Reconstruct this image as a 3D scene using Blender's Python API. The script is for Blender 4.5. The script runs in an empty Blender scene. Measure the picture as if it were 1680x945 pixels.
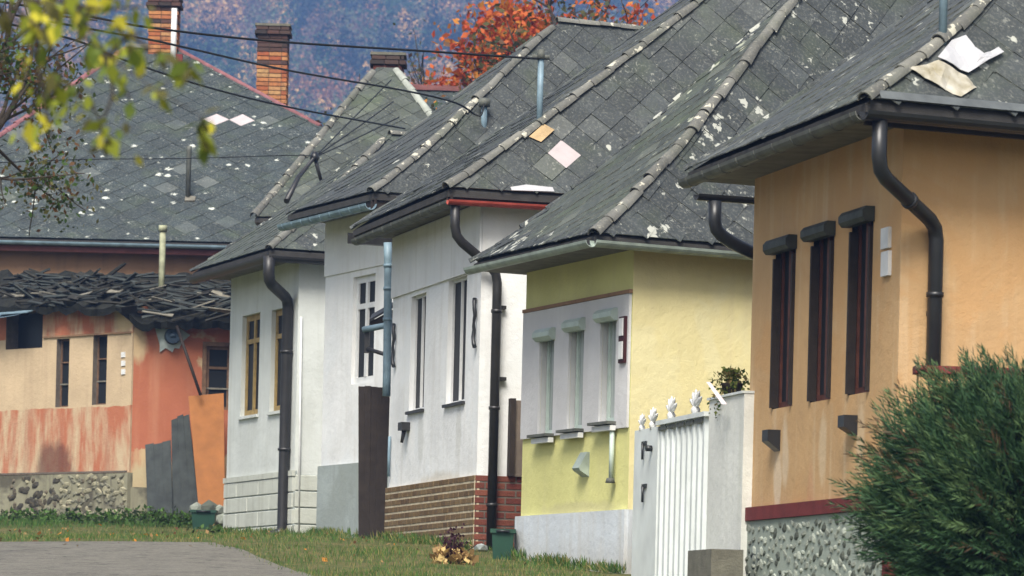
import bpy, bmesh, math, random
import numpy as np
from mathutils import Vector, Matrix, noise as mnoise

random.seed(7)
S = bpy.context.scene
COL = S.collection
R = math.radians

# ------------------------------------------------------------------ camera
FPX, PX0, PY0, ROLL, CAMZ = 7000.0, 840.0, 1080.0, R(1.4), 1.6
cs, sn = math.cos(ROLL), math.sin(ROLL)
cd = bpy.data.cameras.new('camera'); cam = bpy.data.objects.new('camera', cd); COL.objects.link(cam)
cd.sensor_width = 36.0; cd.lens = FPX/1680*36; cd.shift_y = (PY0-472.5)/1680
cd.clip_start = 0.5; cd.clip_end = 5000
cd.dof.use_dof = True; cd.dof.focus_distance = 47; cd.dof.aperture_fstop = 5.6
cam.matrix_world = Matrix(((cs, -sn, 0, 0), (0, 0, -1, 0), (sn, cs, 0, CAMZ), (0, 0, 0, 1)))
S.camera = cam

# ------------------------------------------------------------------ light
SUN_EL, SUN_AZ = 51.0, 191.0          # azimuth clockwise from +Y: behind the camera, a little to its left
w = bpy.data.worlds.new('World'); S.world = w; w.use_nodes = True
nt = w.node_tree; nt.nodes.clear()
sky = nt.nodes.new('ShaderNodeTexSky'); sky.sky_type = 'NISHITA'; sky.sun_disc = False
sky.sun_elevation = R(SUN_EL); sky.sun_rotation = R(SUN_AZ); sky.dust_density = 4.0; sky.air_density = 1.0; sky.ozone_density = 1.0
hs = nt.nodes.new('ShaderNodeHueSaturation'); hs.inputs['Saturation'].default_value = 0.45
bg = nt.nodes.new('ShaderNodeBackground'); bg.inputs[1].default_value = 0.05
wo = nt.nodes.new('ShaderNodeOutputWorld')
nt.links.new(sky.outputs[0], hs.inputs['Color']); nt.links.new(hs.outputs[0], bg.inputs[0]); nt.links.new(bg.outputs[0], wo.inputs[0])
sd = bpy.data.lights.new('sun', 'SUN'); sun = bpy.data.objects.new('sun', sd); COL.objects.link(sun)
sd.energy = 1.5; sd.angle = R(26); sd.color = (1.0, 0.94, 0.85)
az, el = R(SUN_AZ), R(SUN_EL)
sv = Vector((math.sin(az)*math.cos(el), math.cos(az)*math.cos(el), math.sin(el)))
sun.rotation_euler = sv.to_track_quat('Z', 'Y').to_euler(); sun.location = (0, -20, 60)
S.view_settings.view_transform = 'Standard'; S.view_settings.look = 'None'
S.view_settings.exposure = 1.95; S.view_settings.gamma = 1.0; S.view_settings.use_curve_mapping = False
S.render.engine = 'CYCLES'
S.cycles.use_denoising = True; S.cycles.max_bounces = 5; S.cycles.diffuse_bounces = 3; S.cycles.volume_bounces = 0
S.cycles.glossy_bounces = 2; S.cycles.transparent_max_bounces = 4; S.cycles.sample_clamp_indirect = 4

# ------------------------------------------------------------------ picture geometry
def ray(px, py):
    a = (px-PX0)/FPX; b = (PY0-py)/FPX
    return Vector((a*cs - b*sn, 1.0, a*sn + b*cs))
def P(px, py, Y):
    return Vector((0, 0, CAMZ)) + ray(px, py)*Y
def hit(px, py, o, n):
    d = ray(px, py); c = Vector((0, 0, CAMZ))
    return c + d*((Vector(o)-c).dot(n)/d.dot(n))
def proj(p):
    x, y, z = p[0], p[1], p[2]-CAMZ
    return (PX0 + FPX*(x*cs+z*sn)/y, PY0 - FPX*(-x*sn+z*cs)/y)
def z_at(x, y, py):                    # height that shows at picture row py above plan point x, y
    return CAMZ + ((PY0-py)/FPX*y + x*sn)/cs

PROF = [(-60, 0.0), (0, 0.0), (10, .45), (20, 1.05), (30, 1.72), (35, 2.04), (40, 2.28), (44, 2.50), (49, 2.85), (53, 3.02), (59, 3.22),
        (65, 3.38), (70, 3.60), (76, 4.0), (84, 4.5), (100, 5.2), (160, 7.5), (300, 13), (600, 27), (1900, 360), (2000, 380)]
_px = np.array([p[0] for p in PROF], float); _pz = np.array([p[1] for p in PROF], float)
def gz(x, y):
    z = float(np.mean(np.interp([y-1.5, y-.5, y+.5, y+1.5], _px, _pz)))
    k = max(0, 1-abs(y-58)/45)
    z += 0.035*min(0, max(-12, x+3.0))*k
    return z
def hit_ground(px, py):
    d = ray(px, py); Y = 25.0
    while Y < 120:
        p = Vector((0, 0, CAMZ)) + d*Y
        if p.z < gz(p.x, p.y): return p
        Y += .1
    return Vector((0, 0, CAMZ)) + d*60

# ------------------------------------------------------------------ object helpers
def tag(o, label=None, cat=None, group=None, kind=None):
    if label: o['label'] = label
    if cat: o['category'] = cat
    if group: o['group'] = group
    if kind: o['kind'] = kind
    return o
def thing(name, loc, label, cat, group=None):
    o = bpy.data.objects.new(name, None); COL.objects.link(o); o.location = loc
    o.empty_display_size = .2
    return tag(o, label, cat, group)
def origin(o):
    p = Vector((0, 0, 0))
    while o is not None:
        p += o.location; o = o.parent
    return p
def link(name, me, parent=None, mats=None, mw=None):
    o = bpy.data.objects.new(name, me); COL.objects.link(o)
    if mats is not None and not me.materials:
        for m in (mats if isinstance(mats, (list, tuple)) else [mats]): me.materials.append(m)
    if parent is not None:
        o.parent = parent
    if mw is not None:
        off = origin(parent) if parent is not None else Vector((0, 0, 0))
        m2 = mw.copy(); m2.translation = mw.translation - off; o.matrix_basis = m2
    return o
class MB:
    """collects faces in world coordinates; build() makes one mesh object"""
    def __init__(s): s.v = []; s.f = []; s.mi = []; s.sm = []
    def face(s, pts, mi=0, smooth=False):
        b = len(s.v); s.v += [tuple(p) for p in pts]; s.f.append(tuple(range(b, b+len(pts)))); s.mi.append(mi); s.sm.append(smooth)
    def mesh(s, verts, faces, mi=0, smooth=False):
        b = len(s.v); s.v += [tuple(p) for p in verts]
        for f in faces: s.f.append(tuple(i+b for i in f)); s.mi.append(mi); s.sm.append(smooth)
    def box(s, o, ex, ey, ez, mi=0):   # corner o and three edge vectors
        o, ex, ey, ez = map(Vector, (o, ex, ey, ez))
        v = [o, o+ex, o+ex+ey, o+ey, o+ez, o+ex+ez, o+ex+ey+ez, o+ey+ez]
        q = [(0, 3, 2, 1), (4, 5, 6, 7), (0, 1, 5, 4), (1, 2, 6, 5), (2, 3, 7, 6), (3, 0, 4, 7)]
        if ex.cross(ey).dot(ez) < 0: q = [t[::-1] for t in q]
        s.mesh(v, q, mi)
    def cbox(s, c, ax, ay, az, mi=0):  # centre and half vectors
        c, ax, ay, az = map(Vector, (c, ax, ay, az)); s.box(c-ax-ay-az, ax*2, ay*2, az*2, mi)
    def tube(s, pts, r, n=8, mi=0, cap=True, arc=None, smooth=True):
        pts = [Vector(p) for p in pts]; rs = r if isinstance(r, (list, tuple)) else [r]*len(pts)
        rings = []; up = Vector((0, 0, 1))
        for i, p in enumerate(pts):
            a = pts[max(0, i-1)]; b = pts[min(len(pts)-1, i+1)]; t = (b-a).normalized()
            u = up if abs(t.dot(up)) < .95 else Vector((1, 0, 0))
            x = t.cross(u).normalized(); y = x.cross(t).normalized()
            if i and rings:
                px_ = s._lx; x = (px_ - t*px_.dot(t)).normalized() if abs(px_.dot(t)) < .98 else x; y = x.cross(t).normalized()
            s._lx = x
            rings.append([p + (x*math.cos(2*math.pi*k/n) + y*math.sin(2*math.pi*k/n))*rs[i] for k in range(n)])
        b = len(s.v)
        for rg in rings: s.v += [tuple(q) for q in rg]
        for i in range(len(pts)-1):
            for k in range(n):
                k2 = (k+1) % n
                s.f.append((b+i*n+k, b+i*n+k2, b+(i+1)*n+k2, b+(i+1)*n+k)); s.mi.append(mi); s.sm.append(smooth)
        if cap:
            s.f.append(tuple(b+k for k in range(n))[::-1]); s.mi.append(mi); s.sm.append(False)
            s.f.append(tuple(b+(len(pts)-1)*n+k for k in range(n))); s.mi.append(mi); s.sm.append(False)
    def data(s, name, mats, off=Vector((0, 0, 0))):
        me = bpy.data.meshes.new(name)
        me.from_pydata([(v[0]-off.x, v[1]-off.y, v[2]-off.z) for v in s.v], [], s.f)
        for m in (mats if isinstance(mats, (list, tuple)) else [mats]): me.materials.append(m)
        me.polygons.foreach_set('material_index', s.mi); me.polygons.foreach_set('use_smooth', s.sm)
        me.update(); return me
    def build(s, name, mats, parent=None, fix=True):
        off = origin(parent) if parent is not None else Vector((0, 0, 0))
        if parent is None and s.v:
            a = np.array(s.v); off = Vector((float(a[:, 0].mean()), float(a[:, 1].mean()), float(a[:, 2].min())))
        me = s.data(name, mats, off)
        o = link(name, me, parent)
        if parent is None: o.location = off
        return o

# ------------------------------------------------------------------ materials
MATS = {}
class NT:
    def __init__(s, m): s.t = m.node_tree; s.n = s.t.nodes; s.l = s.t.links
    def new(s, k, **kw):
        n = s.n.new(k)
        for a, v in kw.items(): setattr(n, a, v)
        return n
    def link(s, a, b): s.l.new(a, b)
    def noise(s, vec, scale, detail=5, rough=.55, dist=0):
        n = s.new('ShaderNodeTexNoise'); n.inputs['Scale'].default_value = scale; n.inputs['Detail'].default_value = detail
        n.inputs['Roughness'].default_value = rough; n.inputs['Distortion'].default_value = dist
        if vec is not None: s.link(vec, n.inputs['Vector'])
        return n.outputs['Fac']
    def ramp(s, fac, stops):
        n = s.new('ShaderNodeValToRGB'); e = n.color_ramp.elements
        while len(e) < len(stops): e.new(.5)
        for el, (p, c) in zip(e, stops):
            el.position = p; el.color = (c, c, c, 1) if not hasattr(c, '__len__') else (*c[:3], 1)
        s.link(fac, n.inputs['Fac']); return n.outputs['Color']
    def mix(s, fac, a, b, mode='MIX'):
        n = s.new('ShaderNodeMix', data_type='RGBA', blend_type=mode)
        for key, v in (('Factor', fac), ('A', a), ('B', b)):
            i = [q for q in n.inputs if q.name == key and q.type == ('VALUE' if key == 'Factor' else 'RGBA')][0]
            if hasattr(v, 'links'): s.link(v, i)
            else: i.default_value = v if key == 'Factor' else (*v[:3], 1)
        return [q for q in n.outputs if q.type == 'RGBA'][0]
    def math(s, op, a, b=0.0, clamp=False):
        n = s.new('ShaderNodeMath', operation=op); n.use_clamp = clamp
        for i, v in enumerate((a, b)):
            if hasattr(v, 'links'): s.link(v, n.inputs[i])
            else: n.inputs[i].default_value = v
        return n.outputs[0]
    def pos(s, sx=1, sy=1, sz=1):
        g = s.new('ShaderNodeNewGeometry'); m = s.new('ShaderNodeMapping'); m.inputs['Scale'].default_value = (sx, sy, sz)
        s.link(g.outputs['Position'], m.inputs['Vector']); return m.outputs[0]
    def z(s):
        g = s.new('ShaderNodeNewGeometry'); x = s.new('ShaderNodeSeparateXYZ'); s.link(g.outputs['Position'], x.inputs[0]); return x.outputs['Z']
    def bump(s, h, strength, dist=.02):
        b = s.new('ShaderNodeBump'); b.inputs['Strength'].default_value = strength; b.inputs['Distance'].default_value = dist
        s.link(h, b.inputs['Height']); return b.outputs[0]
def mat(name, rough=.85, spec=.25, metal=0):
    m = bpy.data.materials.new(name); m.use_nodes = True; t = NT(m)
    b = t.n['Principled BSDF']; b.inputs['Roughness'].default_value = rough; b.inputs['Metallic'].default_value = metal
    b.inputs['Specular IOR Level'].default_value = spec
    MATS[name] = m; return m, t, b
def dull(c, k): return tuple(v*k for v in c)
def simple(name, col, rough=.8, var=.25, scale=6, bump=.15, metal=0, spec=.25, col2=None):
    m, t, b = mat(name, rough, spec, metal); v = t.pos()
    n = t.noise(v, scale); c = t.mix(t.ramp(n, [(.3, 0), (.7, 1)]), dull(col, 1-var), col2 or dull(col, 1+var*.6))
    t.link(c, b.inputs['Base Color'])
    if bump: t.link(t.bump(t.noise(v, scale*8, 3), bump), b.inputs['Normal'])
    return m
def plaster(name, col, dirt=(.35, .32, .27), amt=.35, streak=.3, low=None, patch=None):
    """lime plaster: mottled, water streaks, optional dirt below height low, optional patch colour"""
    m, t, b = mat(name, .92, .15); v = t.pos()
    c = t.mix(t.ramp(t.noise(v, 1.1, 6, .6), [(.32, 0), (.72, 1)]), dull(col, .86), dull(col, 1.05))
    st = t.ramp(t.noise(t.pos(5, 5, .35), 1.3, 4), [(.5, 0), (.78, 1)])
    c = t.mix(t.math('MULTIPLY', st, streak), c, dirt)
    sp = t.ramp(t.noise(v, 9, 6, .7), [(.58, 0), (.8, 1)])
    c = t.mix(t.math('MULTIPLY', sp, amt), c, dull(col, .62))
    if low is not None:
        z = t.z(); f = t.math('SUBTRACT', low, z); f = t.math('ADD', f, t.math('MULTIPLY', t.noise(v, 2.2, 5), .9))
        c = t.mix(t.math('MULTIPLY', t.ramp(f, [(.3, 0), (1.1, 1)]), .75), c, dirt)
    if patch is not None:
        c = t.mix(t.ramp(t.noise(v, .9, 5, .6, .6), [(.52, 0), (.60, .8)]), c, patch)
    t.link(c, b.inputs['Base Color'])
    h = t.math('ADD', t.noise(v, 14, 5, .6), t.math('MULTIPLY', t.noise(v, 60, 3), .4)); h = t.math('ADD', h, t.math('MULTIPLY', t.noise(v, 1.6, 3), 3.0))
    t.link(t.bump(h, .45, .015), b.inputs['Normal'])
    return m
def tilemat(name, base, lichen=.5, lscale=5.0, pale=(.40, .41, .36), sz=(1, 1, 1), moss=.3, lsize=.42):
    """fibre-cement tile: slate grey, per-tile tone, lichen spots with a shape of their own"""
    m, t, b = mat(name, .8, .3); v = t.pos(*sz)
    oi = t.new('ShaderNodeObjectInfo')
    c = t.mix(t.ramp(t.noise(v, 2.5, 6, .65), [(.3, 0), (.7, 1)]), dull(base, .62), dull(base, 1.25))
    c = t.mix(t.math('MULTIPLY', oi.outputs['Random'], .7), c, dull(base, .45)); c = t.mix(t.ramp(oi.outputs['Random'], [(.0, .35), (.12, 0)]), c, dull(pale, .4))
    c = t.mix(t.math('MULTIPLY', t.ramp(t.noise(v, 30, 5, .75), [(.5, 0), (.72, 1)]), .5), c, dull(pale, .5))
    c = t.mix(t.math('MULTIPLY', t.ramp(t.noise(v, 1.7, 4), [(.5, 0), (.75, 1)]), moss), c, (.075, .10, .045))
    vo = t.new('ShaderNodeTexVoronoi'); vo.inputs['Scale'].default_value = lscale; vo.inputs['Randomness'].default_value = 1
    wv = t.new('ShaderNodeVectorMath', operation='ADD'); nz = t.new('ShaderNodeTexNoise'); nz.inputs['Scale'].default_value = 16
    t.link(v, nz.inputs['Vector']); sc = t.new('ShaderNodeVectorMath', operation='SCALE'); sc.inputs['Scale'].default_value = .16
    t.link(nz.outputs['Color'], sc.inputs[0]); t.link(v, wv.inputs[0]); t.link(sc.outputs[0], wv.inputs[1]); t.link(wv.outputs[0], vo.inputs['Vector'])
    x = t.new('ShaderNodeSeparateColor'); t.link(vo.outputs['Color'], x.inputs[0])
    size = t.math('MULTIPLY', t.math('SUBTRACT', x.outputs[0], 1-lichen), lsize/max(.15, lichen))
    size = t.math('MULTIPLY', size, t.ramp(t.noise(v, .8, 3), [(.35, .25), (.62, 1.1)]))
    spot = t.math('MULTIPLY', t.math('SUBTRACT', size, vo.outputs['Distance']), 9.0, True)
    c = t.mix(t.math('MULTIPLY', spot, .9), c, pale)
    v2 = t.new('ShaderNodeTexVoronoi'); v2.inputs['Scale'].default_value = 21; t.link(wv.outputs[0], v2.inputs['Vector'])
    x2 = t.new('ShaderNodeSeparateColor'); t.link(v2.outputs['Color'], x2.inputs[0])
    fine = t.math('MULTIPLY', t.math('SUBTRACT', t.math('MULTIPLY', t.math('SUBTRACT', x2.outputs[0], .5), 1.1), v2.outputs['Distance']), 5.0, True)
    fine = t.math('MULTIPLY', fine, t.ramp(t.noise(v, 1.3, 4), [(.40, .05), (.64, .6)]))
    c = t.mix(fine, c, dull(pale, .62))
    t.link(c, b.inputs['Base Color'])
    t.link(t.bump(t.math('ADD', t.noise(v, 26, 4), t.math('MULTIPLY', spot, .6)), .4, .012), b.inputs['Normal'])
    return m
def leafmat(name, col, var=.4, trans=.35, scale=3.0):
    m, t, b = mat(name, .6, .2); v = t.pos()
    c = t.mix(t.noise(v, scale, 3), dull(col, 1-var), dull(col, 1+var))
    t.link(c, b.inputs['Base Color'])
    tr = t.new('ShaderNodeBsdfTranslucent'); t.link(c, tr.inputs['Color']); mx = t.new('ShaderNodeMixShader'); mx.inputs[0].default_value = trans
    t.link(b.outputs[0], mx.inputs[1]); t.link(tr.outputs[0], mx.inputs[2]); t.link(mx.outputs[0], t.n['Material Output'].inputs['Surface'])
    return m

def two_zone(name, a, bcol, zlow, zhigh, rough_edge=.25, dirt=(.33, .24, .16), patch=None):
    """wall painted in colour a between zlow and zhigh and bcol outside, paint worn off at the edges"""
    m, t, b = mat(name, .93, .12); v = t.pos(); z = t.z()
    zn = t.math('ADD', z, t.math('MULTIPLY', t.math('SUBTRACT', t.noise(t.pos(1.4, 1.4, .8), 1.6, 6, .65), .5), rough_edge))
    f = t.math('MULTIPLY', t.math('GREATER_THAN', zn, zlow), t.math('LESS_THAN', zn, zhigh))
    cb = t.mix(t.ramp(t.noise(t.pos(2.2, 2.2, .5), 1.5, 6, .65), [(.42, 0), (.62, 1)]), bcol, dull(a, .92))
    ca = t.mix(t.ramp(t.noise(v, 1.6, 5), [(.3, 0), (.7, 1)]), dull(a, .85), dull(a, 1.05))
    c = t.mix(f, cb, ca)
    c = t.mix(t.math('MULTIPLY', t.ramp(t.noise(t.pos(3.5, 3.5, .3), 1.2, 5), [(.52, 0), (.72, 1)]), .55), c, dirt)
    if patch: c = t.mix(t.ramp(t.noise(v, .8, 6, .6), [(.60, 0), (.64, 1)]), c, patch)
    t.link(c, b.inputs['Base Color']); t.link(t.bump(t.noise(v, 16, 6, .65), .5, .02), b.inputs['Normal'])
    return m

WHITE = plaster('white_limewash', (.66, .68, .66), (.42, .40, .36), .22, .22, low=4.1)
WHITE2 = plaster('white_render', (.72, .73, .72), (.48, .46, .41), .25, .4, patch=(.66, .68, .68))
WHITE3 = plaster('old_white_limewash', (.60, .63, .60), (.34, .34, .28), .30, .3, low=4.25)
YELLOW = plaster('yellow_render', (.74, .66, .35), (.60, .52, .32), .2, .38, patch=(.70, .64, .37))
YELLOWF = plaster('lemon_render', (.62, .60, .25), (.5, .47, .25), .2, .3)
LILAC = plaster('grey_lilac_render', (.56, .56, .56), (.45, .44, .43), .2, .25)
PALEBLUE = plaster('pale_blue_plinth', (.54, .58, .61), (.40, .37, .31), .4, .5, low=2.75)
ORANGE = plaster('ochre_orange_render', (.52, .335, .165), (.60, .48, .32), .3, .5, patch=(.50, .30, .135))
BANDRED = simple('dark_red_band', (.14, .025, .022), .7)
CEMENT = plaster('grey_cement', (.32, .36, .35), (.2, .2, .17), .7, .5, patch=(.26, .29, .27))
BROWNWALL = plaster('brown_old_render', (.28, .17, .10), (.10, .08, .06), .4, .4)
SLATE = tilemat('slate_tile', (.056, .064, .065), .36, 6.5)
SLATE_L = tilemat('lichen_slate_tile', (.050, .058, .060), .85, 7.0, lsize=.6)
SLATE_FAR = tilemat('dark_slate_tile', (.034, .046, .049), .42, 5.2, (.50, .52, .46), sz=(1, 1, 1.6))
SLATE_MOSS = tilemat('mossy_slate_tile', (.060, .070, .064), .5, 7.0, (.34, .36, .27), moss=.45)
CAP = tilemat('lichen_ridge_cap', (.15, .15, .135), .8, 10, (.48, .46, .37), moss=.35, lsize=.6)
PINKCAP = simple('pink_clay_cap', (.22, .095, .10), .8, .3)
TILE_EDGE = simple('lichened_tile_edge', (.17, .18, .16), .9, .6, scale=14)
DECK = simple('roof_boarding', (.045, .043, .04), .9)
SOFFIT = simple('soffit_board', (.16, .15, .12), .85, .3)
DKMETAL = simple('dark_brown_metal', (.020, .019, .018), .45, .3, bump=.05, spec=.5)
BLKMETAL = simple('black_metal', (.014, .015, .016), .4, .3, bump=.05, spec=.5)
GUTGREY = simple('weathered_grey_gutter', (.10, .105, .09), .6, .35, bump=.05)
GUTPALE = simple('pale_green_grey_gutter', (.27, .32, .28), .5, .3, bump=.05, spec=.4)
GUTBLUE = simple('blue_grey_zinc', (.17, .25, .30), .5, .3, bump=.05, spec=.4)
GUTRED = simple('red_painted_gutter', (.30, .055, .04), .55, .3, bump=.05)
DKWOOD = simple('dark_brown_wood', (.030, .022, .017), .7, .3, scale=9)
BROWNWOOD = simple('brown_wood', (.10, .035, .022), .6, .35, scale=9)
OCHREWOOD = simple('ochre_window_wood', (.33, .23, .085), .7, .3, scale=9)
GREYWOOD = simple('weathered_wood', (.085, .078, .065), .9, .5, scale=7, bump=.3)
PALEWOOD = simple('pale_broken_wood', (.16, .15, .12), .9, .35, scale=7, bump=.3)
OLDWINDOW = simple('old_window_wood', (.15, .09, .055), .8, .4, scale=9)
WHITEPAINT = simple('white_paint', (.62, .63, .62), .5, .12, bump=.05, spec=.4)
GREENWHITE = simple('pale_green_paint', (.42, .50, .45), .5, .15, bump=.05, spec=.4)
GATEWHITE = simple('white_gate_metal', (.64, .68, .66), .45, .14, scale=3, bump=.05, spec=.4)
ORANGEBOARD = simple('orange_board', (.24, .092, .024), .75, .18, scale=4)
TARBOARD = simple('tarred_board', (.036, .042, .040), .85, .4, scale=5, bump=.3)
STONE = simple('grey_stone', (.20, .215, .18), .95, .5, scale=9, bump=.6)
PINKTILE = simple('pale_pink_tile', (.42, .37, .37), .8, .1)
RUSTPLATE = simple('rusty_yellow_plate', (.42, .30, .16), .7, .35)
TIN = simple('white_tin_sheet', (.42, .42, .43), .35, .08, bump=.05, spec=.5)
TINRUST = simple('yellowed_tin_sheet', (.36, .30, .15), .5, .5, scale=5, col2=(.48, .46, .40), bump=.05)
GREENPLASTIC = simple('green_plastic', (.012, .05, .03), .5, .2, bump=.03, spec=.4)
CABLE = simple('black_cable', (.012, .013, .014), .6, .1, bump=0)
BARK = simple('bark', (.055, .045, .035), .95, .4, scale=12, bump=.6)
CONCRETE = simple('concrete_block', (.14, .135, .105), .95, .3, scale=6, bump=.4)
m, t, b = mat('window_glass', .35, .03)
b.inputs['Base Color'].default_value = (.018, .020, .022, 1); GLASS = m
m, t, b = mat('curtained_glass', .12, .5)
t.link(t.mix(t.ramp(t.noise(t.pos(30, 30, .6), 1.2, 2), [(.4, 0), (.6, 1)]), (.20, .23, .22), (.38, .42, .40)), b.inputs['Base Color']); CURTAIN = m
def brickmat(name, cols, dark=.3):
    m, t, b = mat(name, .9, .15); oi = t.new('ShaderNodeObjectInfo'); v = t.pos()
    c = t.ramp(oi.outputs['Random'], [(i/(len(cols)-1), k) for i, k in enumerate(cols)])
    c = t.mix(t.math('MULTIPLY', t.ramp(t.noise(v, 12, 5, .7), [(.45, 0), (.7, 1)]), dark), c, (.05, .035, .03))
    t.link(c, b.inputs['Base Color']); t.link(t.bump(t.noise(v, 50, 4), .5, .01), b.inputs['Normal']); return m
BRICKBROWN = brickmat('brown_brick', [(.14, .095, .048), (.175, .12, .06), (.11, .07, .036), (.16, .105, .052)])
BRICKRED = brickmat('red_brick', [(.15, .045, .03), (.20, .07, .045), (.11, .03, .024)])
BRICKORANGE = brickmat('orange_chimney_brick', [(.38, .13, .05), (.42, .20, .08), (.30, .08, .035), (.42, .25, .11)], .6)
BRICKSOOT = brickmat('sooty_brick', [(.06, .045, .038), (.10, .05, .04), (.035, .03, .028)], .6)
BRICKDARK = brickmat('old_dark_red_brick', [(.13, .04, .035), (.05, .03, .028), (.19, .06, .045)], .6)
MORTAR = simple('mortar', (.52, .45, .32), .95, .25, scale=10)
MORTARDK = simple('dark_mortar', (.13, .11, .09), .95, .25, scale=10)
PEBBLE = plaster('pebble_render', (.30, .34, .29), (.16, .16, .13), .5, .25)

# ------------------------------------------------------------------ houses
def isect(p, d, q, e):
    den = d.x*e.y-d.y*e.x; k = ((q.x-p.x)*e.y-(q.y-p.y)*e.x)/den; return p+d*k
class House:
    def __init__(h, name, label, N, YN, Fp, YF, sang, of, os_, eave, apex, depth=9, sag=.04, zb=None):
        n = P(*N, YN); f = P(*Fp, YF)
        h.N = Vector((n.x, n.y, 0)); h.F = Vector((f.x, f.y, 0)); d = h.F-h.N; h.L = d.length; h.fd = d.normalized()
        h.nf = Vector((-h.fd.y, h.fd.x, 0))                     # outward normal of the street front (left)
        h.sd = Vector((math.sin(R(sang)), math.cos(R(sang)), 0)); h.ns = Vector((h.sd.y, -h.sd.x, 0)); h.D = depth
        h.zb = zb if zb is not None else gz(h.N.x, h.N.y)-.4
        o1 = h.N+h.nf*of; h.EN = isect(o1, h.fd, h.N+h.ns*os_, h.sd); h.EF = isect(o1, h.fd, h.F-h.ns*os_, h.sd)
        h.ze = z_at(h.EN.x, h.EN.y, eave); h.EN.z = h.EF.z = h.ze
        mid = (h.EN+h.EF)/2; h.A = hit(*apex, mid, h.ns); h.H = h.A.z-h.ze; h.sag = sag
        h.zw = h.ze-.02
        h.root = thing(name, Vector((h.N.x, h.N.y, gz(h.N.x, h.N.y))), label, 'house')
        print(name, 'L %.2f zb %.2f eave z %.2f h %.2f H %.2f  EN %s EF %s A %s' % (h.L, h.zb, h.ze, h.ze-gz(h.N.x, h.N.y), h.H, [round(q) for q in proj(h.EN)], [round(q) for q in proj(h.EF)], [round(q, 1) for q in h.A]))
    def sagz(h, z):
        t = min(1, max(0, (z-h.ze)/h.H)); return -h.sag*h.H*6.75*t*(1-t)**2
    def S(h, p): p = Vector(p); p.z += h.sagz(p.z); return p
    def f(h, px, py, off=0): p = hit(px, py, h.N, h.nf); return p + h.nf*off
    def s(h, px, py, off=0): p = hit(px, py, h.N, h.ns); return p + h.ns*off
    def fs(h, px, py): p = h.f(px, py); return ((p-h.N).dot(h.fd), p.z)
    def ss(h, px, py): p = h.s(px, py); return ((p-h.N).dot(h.sd), p.z)

def slab(mb, o, d, n, s0, s1, z0, z1, holes=(), depth=.3, proud=0.0, mi=0, rev=None, inw=None):
    """upright wall slab with real openings; outer face at `proud` outside the plane o, d, n"""
    U = Vector((0, 0, 1)); o = Vector((o.x, o.y, 0)); rev = mi if rev is None else rev
    xs = sorted({s0, s1, *[v for q in holes for v in (q[0], q[1]) if s0 < v < s1]})
    zs = sorted({z0, z1, *[v for q in holes for v in (q[2], q[3]) if z0 < v < z1]})
    inw = -n if inw is None else inw/(-inw.dot(n))
    pt = lambda s, z, k: o + d*s + U*z + n*proud + inw*k
    out = d.cross(U).dot(n) > 0
    def quad(a, b, c, e, want, m=mi):
        nn = (b-a).cross(c-a)
        mb.face([a, b, c, e] if nn.dot(want) > 0 else [e, c, b, a], m)
    for i in range(len(xs)-1):
        for j in range(len(zs)-1):
            sm, zm = (xs[i]+xs[i+1])/2, (zs[j]+zs[j+1])/2
            if any(q[0] < sm < q[1] and q[2] < zm < q[3] for q in holes): continue
            for k, want in ((0, n), (depth, -n)):
                quad(pt(xs[i], zs[j], k), pt(xs[i+1], zs[j], k), pt(xs[i+1], zs[j+1], k), pt(xs[i], zs[j+1], k), want)
    def rim(a0, a1, c0, c1, sgn, m):
        for (pa, pb, want) in (((a0, c0), (a1, c0), -U), ((a0, c1), (a1, c1), U), ((a0, c0), (a0, c1), -d), ((a1, c0), (a1, c1), d)):
            quad(pt(*pa, 0), pt(*pb, 0), pt(*pb, depth), pt(*pa, depth), want*sgn, m)
    rim(s0, s1, z0, z1, 1, mi)
    for q in holes:
        a0, a1, c0, c1 = max(q[0], s0), min(q[1], s1), max(q[2], z0), min(q[3], z1)
        if a1 > a0 and c1 > c0: rim(a0, a1, c0, c1, -1, rev)

def clip(poly, a, b):      # keep the left side of a->b
    out = []
    for i in range(len(poly)):
        p, q = poly[i], poly[(i+1) % len(poly)]
        dp = (b[0]-a[0])*(p[1]-a[1])-(b[1]-a[1])*(p[0]-a[0]); dq = (b[0]-a[0])*(q[1]-a[1])-(b[1]-a[1])*(q[0]-a[0])
        if dp >= 0: out.append(p)
        if dp*dq < 0:
            k = dp/(dp-dq); out.append((p[0]+(q[0]-p[0])*k, p[1]+(q[1]-p[1])*k))
    return out
def area(p): return .5*abs(sum(p[i][0]*p[(i+1) % len(p)][1]-p[(i+1) % len(p)][0]*p[i][1] for i in range(len(p))))

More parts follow.
